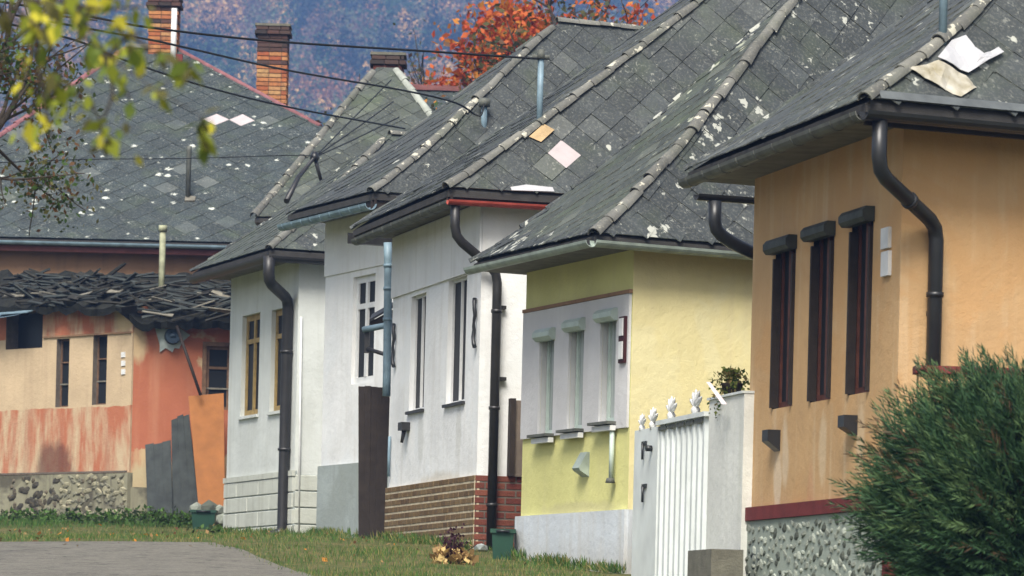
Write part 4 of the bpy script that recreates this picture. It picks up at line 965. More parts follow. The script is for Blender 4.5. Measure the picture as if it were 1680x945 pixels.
def bin_(name, px, py, Y, wd, ht_, dp, label, cat='crate'):
    p = P(px, py, Y); p.z = gz(p.x, p.y)-.02; root = thing(name, p, label, cat); mb_ = MB()
    for (z_, a_, b2) in ((0, .92, 0),): pass
    v_ = [Vector((sx*wd/2*k, sy*dp/2*k, z_)) + p for z_, k in ((0, .86), (ht_, 1)) for sx, sy in ((-1, -1), (1, -1), (1, 1), (-1, 1))]
    mb_.mesh(v_, [(3, 2, 1, 0), (0, 1, 5, 4), (1, 2, 6, 5), (2, 3, 7, 6), (3, 0, 4, 7)]); mb_.build('body', GREENPLASTIC, root)
    mb_ = MB(); mb_.box(p+Vector((-wd/2-.02, -dp/2-.02, ht_)), (wd+.04, 0, 0), (0, dp+.04, 0), (0, 0, .045)); mb_.build('lid', GREENPLASTIC, root)
    mb_ = MB(); mb_.tube([p+Vector((-wd*.3, -dp/2-.03, ht_+.02)), p+Vector((wd*.3, -dp/2-.03, ht_+.02))], .015, 6); mb_.build('handle', BLKMETAL, root)
bin_('plastic_bin', 334, 880, 71.6, .40, .28, .35, 'small green plastic bin in the weeds below the orange board')
bin_('plastic_bin', 824, 925, 46.6, .24, .30, .25, 'green plastic bin between the brick plinth and the pale blue plinth')

# ------------------------------------------------------------------ board gate, canopy, side door
lean('board_gate', [(588, 897), (632, 895), (640, 634), (588, 632)], 55.4, 55.4, DKWOOD, 'dark brown vertical board gate between the two white houses', 'gate', .05, 5)
can = thing('porch_canopy', P(622, 545, 55.0), 'small dark tin canopy with its own gutter above the board gate', 'canopy')
mb = MB(); a, b_ = P(606, 524, 54.6), P(648, 500, 54.2); a2, b2 = P(608, 536, 54.9), P(648, 522, 54.9)
mb.mesh([a, b_, b_+Vector((0, .9, .14)), a+Vector((0, .9, .14))]+[p_-U*.03 for p_ in (a, b_, b_+Vector((0, .9, .14)), a+Vector((0, .9, .14)))], [(0, 1, 2, 3), (7, 6, 5, 4), (0, 4, 5, 1), (1, 5, 6, 2), (2, 6, 7, 3), (3, 7, 4, 0)]); mb.build('canopy_roof', DKMETAL, can)
mb = MB(); mb.mesh([P(607, 528, 54.62), P(648, 506, 54.25), P(648, 530, 54.3), P(612, 543, 54.62)]+[p_+Vector((0, .05, 0)) for p_ in (P(607, 528, 54.62), P(648, 506, 54.25), P(648, 530, 54.3), P(612, 543, 54.62))], [(3, 2, 1, 0), (4, 5, 6, 7), (0, 1, 5, 4), (1, 2, 6, 5), (2, 3, 7, 6), (3, 0, 4, 7)]); mb.build('fascia_board', DKWOOD, can)
mb = MB(); mb.tube([P(596, 541, 54.5), P(648, 531, 54.3)], .04, 8); mb.build('gutter', GUTBLUE, can)
mb = MB(); mb.cbox(P(602, 560, 54.55), (.03, 0, 0), (0, .03, 0), (0, 0, .15)); mb.tube([P(601, 572, 54.55), P(634, 582, 54.2)], .028, 6); mb.build('bracket', DKMETAL, can)
q0 = hw.ss(838, 657); q1 = hw.ss(866, 783); mb = MB(); mb.box(Vector((hw.N.x, hw.N.y, 0))+hw.sd*q0[0]+hw.ns*.01+U*q1[1], hw.sd*(q1[0]-q0[0]+.1), hw.ns*.06, U*(q0[1]-q1[1])); sdoor = mb.build('side_door', simple('taupe_door', (.15, .12, .095), .7, .2), hw.root)
mb = MB(); mb.box(Vector((hw.N.x, hw.N.y, 0))+hw.sd*(q0[0]-.03)+hw.ns*.008+U*q1[1], hw.sd*.06, hw.ns*.10, U*(q0[1]-q1[1]+.02)); mb.build('door_post', DKWOOD, sdoor)

# ------------------------------------------------------------------ white metal gate between yellow and orange houses
G0 = Vector((hy.N.x, hy.N.y, 0))+hy.nf*.06; G1 = Vector((ho.F.x, ho.F.y, 0))+ho.nf*.06; gdv = (G1-G0).normalized(); gn = Vector((gdv.y, -gdv.x, 0)); gn = gn if gn.x < 0 else -gn
def gf(px, py, off=0): return hit(px, py, G0, gn)+gn*off
def gs(px, py): p_ = gf(px, py); return ((p_-G0).dot(gdv), p_.z)
gb = gz(G0.x, G0.y)-.15
gate = thing('metal_gate', Vector((G0.x, G0.y, gb+.15)), 'white corrugated metal yard gate with small white finials', 'gate')
sA, sB, sC, sD = gs(1047, 800)[0], gs(1086, 800)[0], gs(1165, 800)[0], gs(1227, 800)[0]
zA, zB = gs(1066, 704)[1], gs(1125, 688)[1]
mb = MB(); mb.box(G0+gdv*sA+U*gb, gdv*(sB-sA-.01), gn*.05, U*(zA-gb)); gl = mb.build('gate_leaf', GATEWHITE, gate)
mb = MB(); nrib = 9; prof = []
for i in range(nrib*6+1):
    tt = i/(nrib*6); ph = (i % 6); prof.append((sB+(sC-sB)*tt, [0, .0, .05, .05, .05, 0][ph]))
row = lambda z_: [G0+gdv*s_+gn*(o_+.0)+U*z_ for s_, o_ in prof]
r0, r1 = row(gb), row(zB); n_ = len(prof); mb.mesh(r0+r1, [(i, i+1, i+1+n_, i+n_) for i in range(n_-1)]); rb = [p_-gn*.012 for p_ in r0]; rt = [p_-gn*.012 for p_ in r1]
mb.mesh(rb+rt, [(i+n_, i+1+n_, i+1, i) for i in range(n_-1)]); mb.build('corrugated_leaf', GATEWHITE, gate)
mb = MB(); mb.box(G0+gdv*sB+U*(zB-.02)-gn*.02, gdv*(sC-sB), gn*.10, U*.045); mb.build('top_rail', GATEWHITE, gate)
for k in range(5):
    mb = MB(); mb.box(G0+gdv*(sB+.05+k*(sC-sB-.1)/5)+U*(zB-.075)+gn*.058, gdv*((sC-sB-.1)/5-.06), gn*.006, U*.045); mb.build('rail_slot', GUTGREY, gate)
pil = thing('gate_pillar', G0+gdv*(sC+.1)+U*(gb+.15), 'tall white gate pillar beside the orange house wall', 'pillar')
zP = gs(1195, 652)[1]
mb = MB(); mb.box(G0+gdv*(sC+.012)+U*gb-gn*.18, gdv*(sD-sC-.10), gn*.21, U*(zP-gb)); mb.build('shaft', plaster('white_pillar_render', (.68, .69, .64), (.48, .49, .41), .3, .5), pil)
mb = MB(); mb.box(G0+gdv*(sC-.01)+U*(zP+.002)-gn*.20, gdv*(sD-sC-.07), gn*.25, U*.022); mb.build('pillar_cap', GATEWHITE, pil)
for (x, y) in ((1066, 728), (1066, 798)):
    p = gf(x, y, .053); mb = MB(); mb.cbox(p, gdv*.09, gn*.012, U*.022); mb.tube([p+gn*.02, p-U*.16+gn*.02], .014, 6); mb.build('hinge', BLKMETAL, gl)
p = gf(1078, 736, .055); mb = MB(); mb.tube([p, p+gn*.06], .03, 8); mb.build('knob', BLKMETAL, gl)
def finial(p, sc, parent):
    mb_ = MB()
    mb_.tube([p-U*.02, p+U*.03*sc, p+U*.05*sc], [.022*sc, .032*sc, .02*sc], 8)
    for k in range(5):
        th = (k-2)*.5; d_ = (gdv*math.sin(th)+U*math.cos(th)).normalized(); q = p+U*.04*sc
        mb_.tube([q, q+d_*.05*sc, q+d_*.10*sc+gdv*.035*math.sin(th)*sc, q+d_*.125*sc+gdv*.06*math.sin(th)*sc], [.009*sc, .017*sc, .013*sc, .003*sc], 7)
    mb_.build('finial', WHITEPAINT, parent)
for (x, y, sc) in ((1058, 702, 1.0), (1076, 699, 1.25), (1106, 694, 1.35), (1146, 686, 1.45)):
    s_, z_ = gs(x, y); finial(G0+gdv*s_+gn*.03+U*((zA if x < 1086 else zB+.025)), sc, gate)
blk = MB(); p = gf(1222, 915, .25); p.z = gz(p.x, p.y)-.05; zt = z_at(p.x, p.y, 903); blk.box(p-gdv*.42-gn*.12, gdv*.85, gn*.3, U*(zt-p.z)); tag(blk.build('concrete_block', CONCRETE), 'grey concrete block at the foot of the white gate pillar', 'block')
# potted trailing plant on the pillar
def leaf_mesh(name, pts, sizes, mats_, parent=None, droop=None, aspect=.5, seed=0, keepdir=None, midx=None):
    rng = np.random.default_rng(seed); n = len(pts); pts = np.asarray(pts, float); sizes = np.broadcast_to(np.asarray(sizes, float), (n,))
    if keepdir is None:
        d = rng.normal(size=(n, 3)); d[:, 2] -= (droop or 0)
    else: d = np.asarray(keepdir, float)+rng.normal(size=(n, 3))*.05
    d /= np.linalg.norm(d, axis=1)[:, None]+1e-9; e = rng.normal(size=(n, 3)); x = np.cross(d, e); x /= np.linalg.norm(x, axis=1)[:, None]+1e-9
    L = sizes[:, None]; v = np.empty((n, 4, 3)); v[:, 0] = pts; v[:, 1] = pts+d*L*.5+x*L*aspect*.5; v[:, 2] = pts+d*L; v[:, 3] = pts+d*L*.45-x*L*aspect*.5
    off = origin(parent) if parent is not None else Vector(pts.mean(axis=0)); v -= np.array(off)
    me = bpy.data.meshes.new(name); me.from_pydata(v.reshape(-1, 3).tolist(), [], np.arange(4*n).reshape(n, 4).tolist())
    for m_ in mats_: me.materials.append(m_)
    mi = rng.integers(0, len(mats_), n) if midx is None else np.asarray(midx)
    me.polygons.foreach_set('material_index', mi.astype('i')); me.update()
    o_ = link(name, me, parent)
    if parent is None: o_.location = off
    return o_
LG = [leafmat('leaf_green', (.05, .095, .02)), leafmat('leaf_yellowgreen', (.13, .15, .03)), leafmat('leaf_dark', (.03, .045, .015))]
OLV_P = leafmat('leaf_dry', (.22, .17, .06))
pp = gf(1187, 655, -.08); pp.z = zP+.024
pot = thing('potted_plant', pp, 'trailing green plant in a pot on the white gate pillar', 'plant')
mb = MB(); mb.tube([pp, pp+U*.10, pp+U*.12], [.07, .10, .11], 12); mb.build('pot', DKWOOD, pot)
rng = np.random.default_rng(4); pts = []; dirs = []
for k in range(34):
    th = rng.uniform(0, 2*math.pi); r_ = rng.uniform(.05, .24); drop = rng.uniform(-.42, .08)
    for j in range(16):
        t_ = j/15; rr = r_*min(1, t_*1.6); zz = .12+.12*math.sin(min(1, t_*1.5)*math.pi)+(drop*t_*t_)
        pts.append((pp.x+math.cos(th)*rr+rng.normal()*.012, pp.y+math.sin(th)*rr*.8-.02+rng.normal()*.012, pp.z+zz+rng.normal()*.012))
leaf_mesh('leaves', pts, rng.uniform(.03, .06, len(pts)), [LG[0], LG[1], LG[1], OLV_P], pot, .4, .6, 5)
mb = MB(); q0, q1 = gf(1196, 628, .22), gf(1210, 664, .15); x_ = Vector((.03, 0, 0))
mb.mesh([q0, q0+x_, q1+x_*1.4, q1]+[p_-gn*.008 for p_ in (q0, q0+x_, q1+x_*1.4, q1)], [(0, 1, 2, 3), (7, 6, 5, 4), (0, 4, 5, 1), (1, 5, 6, 2), (2, 6, 7, 3), (3, 7, 4, 0)]); mb.build('ribbon', simple('pale_pink_ribbon', (.72, .62, .62), .7, .1), pot)

# garden wall with red coping right of the orange house
gw = thing('garden_wall', ho.N+Vector((.5, -.7, gz(ho.N.x+.5, ho.N.y))), 'orange garden wall with dark red coping behind the juniper bush', 'wall')
wA = P(1508, 600, 34.2); wB = Vector((wA.x+3.2, wA.y+.3, wA.z)); wd_ = Vector((wB.x-wA.x, wB.y-wA.y, 0))
mb = MB(); z_ = gz(wA.x, wA.y)-.3; mb.box(Vector((wA.x, wA.y, z_)), wd_, Vector((0, .2, 0)), U*(wA.z-z_-.06)); mb.build('wall', ORANGE, gw)
mb = MB(); mb.box(Vector((wA.x-.03, wA.y-.03, wA.z-.057)), wd_*1.01, Vector((0, .27, 0)), U*.06); mb.build('coping', BANDRED, gw)

# ------------------------------------------------------------------ cables
def cable(pts_, label, r=.0135, group=None, sagk=0):
    mb_ = MB(); mb_.tube(pts_, r, 6); return tag(mb_.build('overhead_cable', CABLE), label, 'cable', group)
def smooth(ps, n=8):
    ps = [Vector(p_) for p_ in ps]; out = []
    for i in range(len(ps)-1):
        p0, p1_, p2_, p3 = ps[max(0, i-1)], ps[i], ps[i+1], ps[min(len(ps)-1, i+2)]
        for k in range(n):
            t_ = k/n; out.append(.5*((2*p1_)+(p2_-p0)*t_+(2*p0-5*p1_+4*p2_-p3)*t_*t_+(3*p1_-p0-3*p2_+p3)*t_**3))
    return out+[ps[-1]]
def picline(px, Y0, Y1):
    x0, x1 = px[0][0], px[-1][0]; return smooth([P(x, y, 1/((1-(x-x0)/(x1-x0))/Y0+((x-x0)/(x1-x0))/Y1)) for x, y in px])
YP = 44.0
c1 = picline([(-110, -16), (140, 26), (245, 45), (440, 67), (700, 84), (890, 97)], YP, MAST1.y)
c2 = picline([(-110, 0), (140, 46), (250, 66), (300, 77), (470, 115), (660, 148), (745, 168), (776, 186)], YP, MAST2.y-.2)
c2 += smooth([c2[-1], P(788, 190, MAST2.y-.3), P(793, 178, MAST2.y-.2), MAST2-Vector((0, .05, .02))])[1:]
ym = ht.EF.y+1.2
c3 = picline([(-110, 12), (110, 62), (200, 97), (330, 140), (470, 175), (664, 211)], YP, 62.3)
cable(c1, 'black cable sagging to the tall blue mast on the slate roof'); cable(c2, 'black cable looping into the short blue mast'); cable(c3, 'black cable meeting the roof edge of the tall white house')
INS = P(516, 258, 70.5)
cable(picline([(-110, 272), (120, 262), (300, 260), (470, 255), (516, 256)], 60, 70.5), 'thin cable crossing the broad slate roof to the bracket', .008)
for (x, y, Y, lb) in ((642, 131, 75.2, 'black drop wire from the bracket up to the chimney foot on the mossy roof'), (645, 167, 74.6, 'black drop wire from the bracket to the middle of the mossy roof'), (655, 192, 74.2, 'black drop wire from the bracket low across the mossy roof')):
    cable(picline([(516, 258), ((516+x)/2-3, (258+y)/2+3), (x, y)], 70.5, Y), lb, .011, 'drop wires on the mossy roof')
br = thing('wire_bracket', INS, 'dark bracket with insulators where the drop wires gather', 'bracket')
mb = MB(); mb.tube([P(470, 330, 69.3), P(490, 290, 70), INS, INS+U*.1], [.05, .04, .03, .03], 7); mb.tube([P(528, 300, 70.6), INS], .03, 6); mb.build('arm', DKMETAL, br)
mb = MB(); mb.tube([INS-U*.07, INS, INS+U*.08], [.06, .08, .05], 8); mb.build('insulator', BLKMETAL, br)
pb = P(-112, 0, YP); pole = thing('utility_pole', Vector((pb.x, pb.y, gz(pb.x, pb.y))), 'wooden utility pole carrying the overhead cables', 'pole')
mb = MB(); mb.tube([Vector((pb.x, pb.y, gz(pb.x, pb.y)-.3)), Vector((pb.x, pb.y, pb.z+.5))], [.16, .10], 10); mb.build('shaft', GREYWOOD, pole)

# ------------------------------------------------------------------ vegetation
def limbs(mb, p, d, length, r, depth, rng_, tips, bend=.35, kids=3, up=.15):
    n = 5; pts_ = [Vector(p)]; dd = Vector(d).normalized()
    for i in range(n):
        dd = (dd+Vector(rng_.normal(size=3))*bend*.22+U*up*.2).normalized(); pts_.append(pts_[-1]+dd*(length/n))
    mb.tube(pts_, [r*(1-.5*i/n) for i in range(n+1)], 6 if depth > 1 else 4, cap=False)
    tips.append((pts_[-1], depth));
    if depth <= 1: tips.append((pts_[3], depth)); tips.append((pts_[2], depth)); return
    for k in range(kids):
        q = pts_[2+int(rng_.integers(0, n-1))]; nd = (dd+Vector(rng_.normal(size=3))*.75).normalized(); limbs(mb, q, nd, length*rng_.uniform(.55, .8), r*.5, depth-1, rng_, tips, bend, kids, up)
    limbs(mb, pts_[-1], dd, length*.7, r*.5, depth-1, rng_, tips, bend, kids, up)
def tree(name, base, height, seed, mats_, leaf, per, spread, label, cat='tree', trunk_r=.16, depth=4, cond=None, group=None, lean_=(0, 0, 0), split=.45, density=1.0, kids=3, midx=None, reach=None):
    reach = reach or height*.26; rng_ = np.random.default_rng(seed); base = Vector(base); root = thing(name, base, label, cat, group); mb_ = MB(); tips = []
    d = (U+Vector(lean_)).normalized(); pts_ = [base-U*.2, base+d*height*split*.5, base+d*height*split]
    mb_.tube(pts_, [trunk_r*1.2, trunk_r, trunk_r*.8], 9)
    for k in range(kids+2):
        th = 2*math.pi*k/(kids+2)+rng_.uniform(0, .6); limbs(mb_, pts_[2]-d*height*.1*rng_.uniform(0, 1), Vector((math.cos(th)*.75, math.sin(th)*.75, rng_.uniform(.4, 1.1))), reach, trunk_r*.5, depth-1, rng_, tips, kids=kids)
    limbs(mb_, pts_[2], d, reach*1.1, trunk_r*.7, depth-1, rng_, tips, kids=kids)
    mb_.build('trunk', BARK, root); P_ = []
    for p_, dep in tips:
        if dep > 2 or rng_.random() > density: continue
        if cond and not cond(p_): continue
        k = int(per*rng_.uniform(.5, 1.4)); P_.append(np.array(p_)+rng_.normal(size=(k, 3))*spread)
    pts_ = np.concatenate(P_); leaf_mesh('crown', pts_, rng_.uniform(leaf*.6, leaf*1.3, len(pts_)), mats_, root, .5, .6, seed); return root
OR = [leafmat('leaf_orange', (.52, .12, .025)), leafmat('leaf_red', (.40, .065, .018)), leafmat('leaf_amber', (.50, .20, .03))]
OLV = [leafmat('leaf_olive', (.10, .095, .03)), leafmat('leaf_brown', (.12, .06, .025)), leafmat('leaf_grey_green', (.06, .07, .035))]
YEL = [leafmat('leaf_yellow', (.46, .42, .035), .2), leafmat('leaf_lime', (.26, .30, .03), .2), leafmat('leaf_green_fresh', (.12, .17, .025), .2)]
def at(px, Y): return ((px-PX0)/FPX*Y-.02*Y*.1, Y, gz(0, Y))
tree('autumn_tree', (-0.15, 100, gz(0, 100)), 15.5, 11, OR, .20, 44, .26, 'orange red autumn tree rising behind the slate roofs', trunk_r=.16, depth=4, density=.8, split=.58, reach=1.25)
tree('brown_tree', (1.2, 98, gz(0, 98)), 14.5, 12, OLV+[OLV[0], OR[0]], .17, 20, .30, 'half bare brownish tree beside the orange red one', trunk_r=.16, depth=4, density=.8, split=.62, reach=1.5)
tree('autumn_tree', (1.9, 101, gz(0, 101)), 14.6, 23, OR, .17, 16, .25, 'small orange tree half hidden behind the brownish one', trunk_r=.12, depth=4, density=.5, split=.66, reach=1.2)
tree('bare_tree', (-2.3, 112, gz(0, 112)), 15.5, 15, OLV, .16, 4, .3, 'grey nearly bare tree left of the orange red one', trunk_r=.12, depth=4, density=.5, split=.5, reach=2.0)
tree('garden_bush', (-1.9, 92, gz(0, 92)), 9.6, 16, LG+[OLV[0], OR[2]], .13, 30, .24, 'green and orange bushy tree low behind the red ridge', trunk_r=.10, depth=4, density=.9, split=.62, reach=1.1)
tree('bare_tree', (-4.4, 118, gz(0, 118)), 14.5, 19, OLV, .17, 6, .35, 'brown thin leaved tree behind the crumbling dark chimney', trunk_r=.13, depth=4, density=.5, split=.55, reach=1.6)

# young tree with small olive leaves beside the road, on the left
tree('olive_leaved_tree', (-4.75, 33, gz(-4.75, 33)), 5.8, 31, [OLV[0], LG[2], OLV[1], LG[0]], .05, 30, .10, 'small tree with fine olive brown leaves in front of the slate roof', trunk_r=.06, depth=4, split=.63, density=.95, reach=.85, lean_=(.16, 0, 0), cond=lambda q: 5.0 < q.z < 6.15 and q.x < -3.05)
# near branch with yellow leaves
root = thing('yellow_leaved_tree', (-2.75, 13, gz(-2.75, 13)), 'tree with blurred yellow green leaves hanging over the view', 'tree'); mb = MB(); rng = np.random.default_rng(8)
tb = Vector((-2.75, 13, gz(-2.75, 13))); mb.tube([tb-U*.2, tb+Vector((.05, 0, 1.6)), tb+Vector((.2, 0, 3.0)), tb+Vector((.5, 0, 4.2))], [.14, .11, .08, .04], 10)
st = tb+Vector((.2, 0, 3.0)); LP = []; LD = []
twigs = [[(-60, -60), (60, 5), (120, 18), (185, 40)], [(-60, -60), (95, 0), (150, -10), (200, 5)], [(40, -5), (110, 20), (140, 60), (175, 95), (215, 165)], [(120, -20), (135, 30), (165, 75), (190, 100)],
         [(-60, -40), (30, 40), (62, 110), (52, 190), (45, 235)], [(20, 10), (75, 60), (100, 130), (60, 175)], [(60, 60), (70, 150), (85, 230)], [(165, 75), (185, 150), (165, 210), (190, 235)], [(175, 95), (210, 60), (235, 55)],
         [(190, 100), (260, 150), (330, 190), (350, 200)], [(260, 150), (300, 110), (312, 105)], [(330, 190), (332, 235)], [(100, 130), (150, 175), (165, 200)], [(40, -10), (55, 20), (90, 50)], [(95, 0), (160, 15), (235, 10)], [(215, 60), (245, 80), (222, 82)]]
for k, tw in enumerate(twigs):
    Y = 13+rng.uniform(-.4, .4); ps = smooth([P(x, y, Y) for x, y in tw], 6)
    if k in (0, 1, 4): ps = smooth([st, (st+ps[0])/2+Vector((0, 0, .12)), ps[0]])[:-1]+ps
    thin = k in (9, 10, 11)
    mb.tube(ps, [(.0022 if thin else .007)*(1-.6*i/len(ps)) for i in range(len(ps))], 5)
    m_ = len(ps)
    for i in range(m_):
        if k == 9 and i < m_-2: continue
        px_, py_ = proj(ps[i])
        for q in range({9: 2, 10: 2, 11: 2}.get(k, int(rng.integers(0, 3)))):
            LP.append(np.array(ps[i])+rng.normal(size=3)*(.008 if thin else .03)); LD.append((rng.normal()*.6, rng.normal()*.6, -1+rng.normal()*.5))
mb.build('trunk', BARK, root)
leaf_mesh('crown', LP, rng.uniform(.035, .085, len(LP)), [YEL[0], YEL[1], YEL[1], YEL[2], OLV[0]], root, aspect=.62, seed=3, keepdir=LD)

# juniper bush in front of the garden wall
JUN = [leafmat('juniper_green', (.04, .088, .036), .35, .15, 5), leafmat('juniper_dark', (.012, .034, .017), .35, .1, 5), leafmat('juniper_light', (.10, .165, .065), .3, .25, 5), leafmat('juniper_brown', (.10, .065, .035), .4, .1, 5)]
jb = P(1676, 945, 28.5); jb.z = gz(jb.x, jb.y); root = thing('juniper_bush', jb, 'feathery green juniper bush in front of the stone plinth', 'bush')
mb = MB(); tips = []; rng = np.random.default_rng(77)
for k in range(7): mb.tube([jb+Vector((rng.normal()*.08, rng.normal()*.08, -.1)), jb+Vector((rng.normal()*.25, rng.normal()*.25, .6)), jb+Vector((rng.normal()*.5, rng.normal()*.4, 1.3))], [.035, .025, .01], 6)
mb.build('trunk', BARK, root)
# outline of the bush in the picture gives its real width and height at its own distance
N_ = 4200; PTS = []; DIR = []; SZ = []; MI = []
cz = jb.z+1.00; cx = jb.x+.02
for k in range(N_):
    th = rng.uniform(0, 2*math.pi); ph = math.acos(rng.uniform(-.95, 1)); rr = rng.uniform(.45, 1)**.5
    n_ = Vector((math.sin(ph)*math.cos(th), math.sin(ph)*math.sin(th), math.cos(ph)))
    lump = 1+.16*mnoise.noise(n_*2.3+Vector((3, 1, 0)))+.12*mnoise.noise(n_*5)
    wz = .90 if n_.z > -.15 else max(.5, .90+(n_.z+.15)*.9); c_ = Vector((cx+n_.x*wz*rr*lump, jb.y+n_.y*.8*rr*lump, cz+n_.z*(.80 if n_.z > 0 else 1.15)*rr*lump))
    if c_.z < jb.z+.02: continue
    d = (n_*.8+Vector((-.35 if n_.x < .3 else .1, 0, .35))+Vector(rng.normal(size=3))*.22).normalized(); L = rng.uniform(.18, .42)
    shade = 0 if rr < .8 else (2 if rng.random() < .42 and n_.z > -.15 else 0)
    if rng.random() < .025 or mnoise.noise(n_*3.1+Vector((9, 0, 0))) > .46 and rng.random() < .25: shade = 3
    side = d.cross(Vector(rng.normal(size=3))).normalized(); up2 = side.cross(d)
    for j in range(34):
        t_ = j/34; b_ = c_+d*L*t_+U*(.03*t_*t_); sgn = 1 if j % 2 else -1
        ax = side if j % 3 else up2
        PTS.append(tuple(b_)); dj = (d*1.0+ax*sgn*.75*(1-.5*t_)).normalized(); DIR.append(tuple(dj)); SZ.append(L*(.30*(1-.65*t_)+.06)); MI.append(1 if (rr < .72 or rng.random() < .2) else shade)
for k in range(1500):
    c_ = Vector((cx+rng.normal()*.32, jb.y+.1+rng.normal()*.28, jb.z+rng.uniform(.1, 1.5)))
    if ((c_.x-cx)/.62)**2+((c_.z-cz)/.8)**2 > 1: continue
    for j in range(14):
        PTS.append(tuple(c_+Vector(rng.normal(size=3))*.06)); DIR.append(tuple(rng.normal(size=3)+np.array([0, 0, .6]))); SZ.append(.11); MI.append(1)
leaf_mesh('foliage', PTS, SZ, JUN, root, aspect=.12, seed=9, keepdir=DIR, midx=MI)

# flower clump by the road
fp = P(742, 936, 45.0); fp.z = gz(fp.x, fp.y); root = thing('flower_clump', fp, 'clump of pale yellow leaves and dark purple stalks before the brick plinth', 'plant')
PUR = leafmat('leaf_purple', (.05, .018, .025)); STR = [leafmat('leaf_straw', (.62, .46, .20), .25, .2), leafmat('leaf_straw_brown', (.30, .19, .08), .3, .2)]
mb = MB()
for k in range(26): mb.tube([fp+Vector((rng.normal()*.05, rng.normal()*.05, 0)), fp+Vector((rng.normal()*.10, rng.normal()*.08, rng.uniform(.12, .36)))], [.008, .004], 5)
mb.build('stalks', PUR, root)
pts = [np.array(fp)+np.array((rng.normal()*.06, rng.normal()*.06, abs(rng.normal())*.13+.12)) for k in range(130)]; leaf_mesh('flower_heads', pts, .045, [PUR], root, None, .8, 2)
pts = []
for k in range(150):
    th = rng.uniform(0, 2*math.pi); r_ = rng.uniform(.08, .22); pts.append((fp.x+math.cos(th)*r_, fp.y+math.sin(th)*r_*.7, fp.z+max(.02, .20-r_*.8+rng.normal()*.03)))
leaf_mesh('leaves', pts, rng.uniform(.06, .12, len(pts)), STR, root, -.2, 1.0, 6)
stn = link('boulder', SM[4].copy(), None); p = P(790, 905, 48.2); stn.location = (p.x, p.y, gz(p.x, p.y)+.05); stn.scale = (2.2, 4, 2.4); stn.data.materials.clear(); stn.data.materials.append(CEMENT); tag(stn, 'grey stone at the foot of the dark downpipe', 'stone')

# grass and fallen leaves on the verge
rng = np.random.default_rng(5); pts = []; dirs = []; sz = []; mi = []
GR = [leafmat('grass_green', (.075, .15, .03), .4, .3, 1.5), leafmat('grass_yellow', (.22, .20, .07), .4, .3, 1.5), leafmat('grass_deep', (.045, .10, .025), .4, .3, 1.5)]
def ingrass(x, y):
    if y < g3.y+.25: return x > road_right(y)-.12+.25*mnoise.noise(Vector((x*2, y*2, 0)))
    return True
while len(pts) < 42000:
    y = rng.uniform(40, 76); x = rng.uniform(-10.5 if y > 48 else -4, .9)
    if abs(x) > y*.135 or not ingrass(x, y): continue
    dn = mnoise.noise(Vector((x*.9, y*.5, 2)))
    near_wall = (y > 71.5 and x < -5.2)
    if rng.random() > .55+dn*.7+(.4 if near_wall else 0): continue
    pts.append((x, y, gz(x, y)+.0)); dirs.append((rng.normal()*.35, rng.normal()*.35, 1)); sz.append(rng.uniform(.03, .085)*(1.9 if near_wall else 1)*(1+.4*dn)); mi.append(int(rng.choice([0, 1, 2], p=[.5, .34, .16])) if not near_wall else int(rng.choice([0, 2], p=[.6, .4])))
for hh in (hf, ht, hw, hy):
    for k in range(1500):
        q = hh.N+hh.fd*rng.uniform(-.2, hh.L+.1)+hh.nf*(.06+abs(rng.normal())*.10)
        if mnoise.noise(Vector((q.x*2.5, q.y*2.5, 4))) < -.15: continue
        pts.append((q.x, q.y, gz(q.x, q.y))); dirs.append((rng.normal()*.4-.2, rng.normal()*.4, 1)); sz.append(rng.uniform(.05, .17)); mi.append(int(rng.integers(0, 3)))
g_ = leaf_mesh('grass', pts, sz, GR, None, aspect=.10, seed=1, keepdir=dirs, midx=mi); tag(g_, 'short autumn grass on the road verge', 'grass', kind='stuff')
pts = []
while len(pts) < 230:
    y = rng.uniform(44, 75); x = rng.uniform(-10, .5)
    if abs(x) > y*.13: continue
    pts.append((x, y, gz(x, y)+.045))
tag(leaf_mesh('fallen_leaves', pts, rng.uniform(.03, .085, len(pts)), [OR[2], STR[1], STR[1], OLV[1], OLV[1]], None, None, .8, 3), 'fallen orange and straw leaves on the verge', 'leaves', kind='stuff')
# leafy weeds along the ruin
A_ = []
for k, (x, Y, ht_) in enumerate(((60, 74.2, .35), (95, 74.0, .4), (190, 73.1, .45), (215, 72.8, .35), (250, 72.4, .5), (280, 72.2, .45), (300, 72.0, .4), (235, 72.6, .6), (375, 66.8, .2), (140, 73.6, .3), (20, 74.6, .3), (170, 73.3, .25))):
    p = P(x, 860, Y); zz = gz(p.x, p.y); n_ = 120; ht_ *= .55
    a_ = rng.normal(size=(n_, 3))*np.array([.26, .18, .0])+np.array([p.x, p.y, zz]); a_[:, 2] += rng.uniform(.02, ht_, n_); A_.append(a_)
A_ = np.concatenate(A_); tag(leaf_mesh('weeds', A_, rng.uniform(.05, .12, len(A_)), [LG[0], LG[2], GR[0]], None, -.4, .6, 40), 'green weeds growing at the foot of the derelict house', 'weeds', kind='stuff')

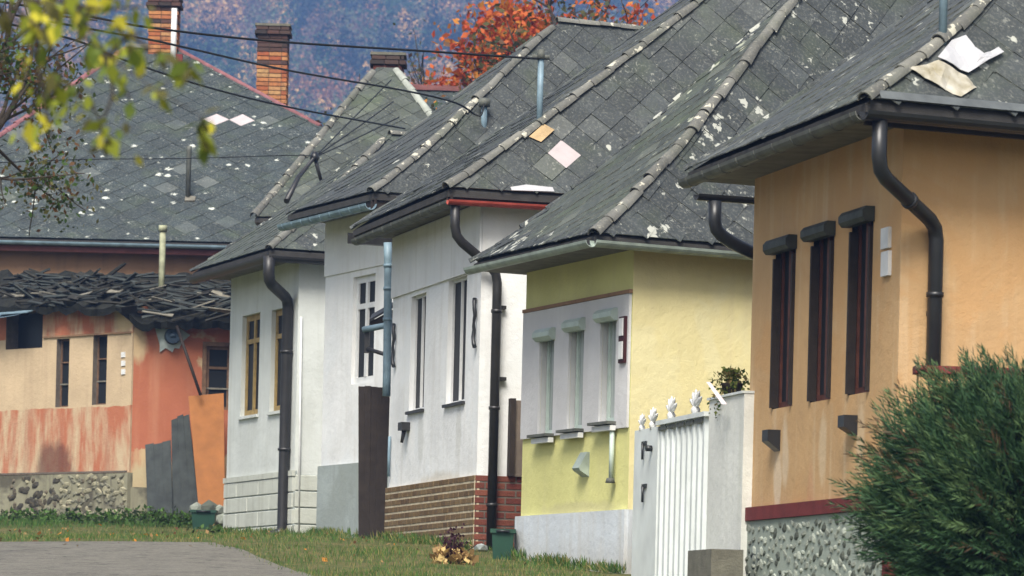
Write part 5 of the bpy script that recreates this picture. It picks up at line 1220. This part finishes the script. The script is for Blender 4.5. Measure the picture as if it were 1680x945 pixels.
# ------------------------------------------------------------------ wooded hillside and air
rng = np.random.default_rng(99)
HM = [leafmat('hill_green', (.045, .09, .035), .3, .2, .1), leafmat('hill_brown', (.19, .12, .085), .3, .2, .1), leafmat('hill_rust', (.36, .17, .07), .3, .2, .1), leafmat('hill_olive', (.15, .16, .08), .3, .2, .1), leafmat('hill_gold', (.60, .36, .13), .2, .2, .1), leafmat('hill_dark', (.012, .025, .022), .3, .1, .1)]
def hz(x, y): return gz(x, y)+6*mnoise.noise(Vector((x*.012, y*.012, 3)))*min(1, (y-260)/200)
def crown_pts(c, rx, rz, n, rng_):
    u = rng_.normal(size=(n, 3)); u /= np.linalg.norm(u, axis=1)[:, None]; r_ = rng_.uniform(.35, 1, n)**.45
    k = rng_.integers(0, 7, n); lob = rng_.normal(size=(7, 3))*np.array([rx*.45, rx*.45, rz*.4])
    return np.array(c)+lob[k]+u*r_[:, None]*np.array([rx*.55, rx*.55, rz*.45])
P_, S_, M_ = [], [], []; gold = []
for yy in np.arange(780, 1420, 8.5):
    half = yy*.145
    for xx in np.arange(-half, half, 8.5):
        x = xx+rng.uniform(-4, 4); y = yy+rng.uniform(-4, 4); z = hz(x, y); rx = rng.uniform(3.4, 6.4); rz = rng.uniform(5, 8.5)
        sp = mnoise.noise(Vector((x*.03, y*.018, 7)))*1.7+rng.normal()*.22
        kind = 5 if sp < -.35 else 0 if sp < .05 else 3 if sp < .32 else 4 if (sp < .40 or sp > .95) else 1 if sp < .7 else 2
        conif = kind == 5
        if conif: rx *= .55; rz *= 1.3
        n = 170; c = crown_pts((x, y, z+rz*1.0), rx, rz, n, rng); P_.append(c); S_.append(rng.uniform(.6, 1.25, n)); M_.append(np.where(rng.random(n) < .96, kind, rng.integers(0, 4, n)))
w_ = leaf_mesh('hillside_wood', np.concatenate(P_), np.concatenate(S_), HM, None, None, .8, 6, None, np.concatenate(M_)); tag(w_, 'hazy autumn wood covering the hillside behind the village', 'wood', kind='stuff')
for (x, y, Y, r_) in ((527, 30, 1020, 4.2), (610, 12, 1050, 3.0), (552, 74, 960, 4.6), (545, 112, 930, 5.2), (602, 45, 1000, 2.6), (385, 10, 1080, 4.2), (312, 8, 1100, 3.8), (665, 55, 1000, 3.2)):
    p = P(x, y, Y); Y = next((q for q in range(700, 1500, 4) if hz(P(x, y, q).x, q)+2 > P(x, y, q).z), Y)-8; p = P(x, y, Y); zz = hz(p.x, p.y); base = Vector((p.x, p.y, min(zz, p.z-1))); root = thing('golden_tree', base, 'pale golden birch standing out of the hazy hillside wood', 'tree', 'golden birches on the hillside')
    mb = MB(); mb.tube([base, p+Vector((0, 0, r_*.4))], [.22, .08], 6); mb.build('trunk', BARK, root)
    leaf_mesh('crown', crown_pts(tuple(p), r_*1.0, r_*1.5, 900, rng), rng.uniform(1.0, 2.0, 900), [HM[4], HM[2], HM[4]], root, None, .8, 3)

m, t, b = mat('air'); t.n.remove(b)
vp = t.new('ShaderNodeVolumePrincipled'); vp.inputs['Color'].default_value = (.27, .48, 1.0, 1); vp.inputs['Density'].default_value = .00050; vp.inputs['Anisotropy'].default_value = .1
t.link(vp.outputs[0], t.n['Material Output'].inputs['Volume'])
mb = MB(); mb.box((-500, -70, -3), (1000, 0, 0), (0, 2060, 0), (0, 0, 420)); hzb = mb.build('haze', m); tag(hzb, 'thin blue autumn haze', 'haze', kind='stuff')
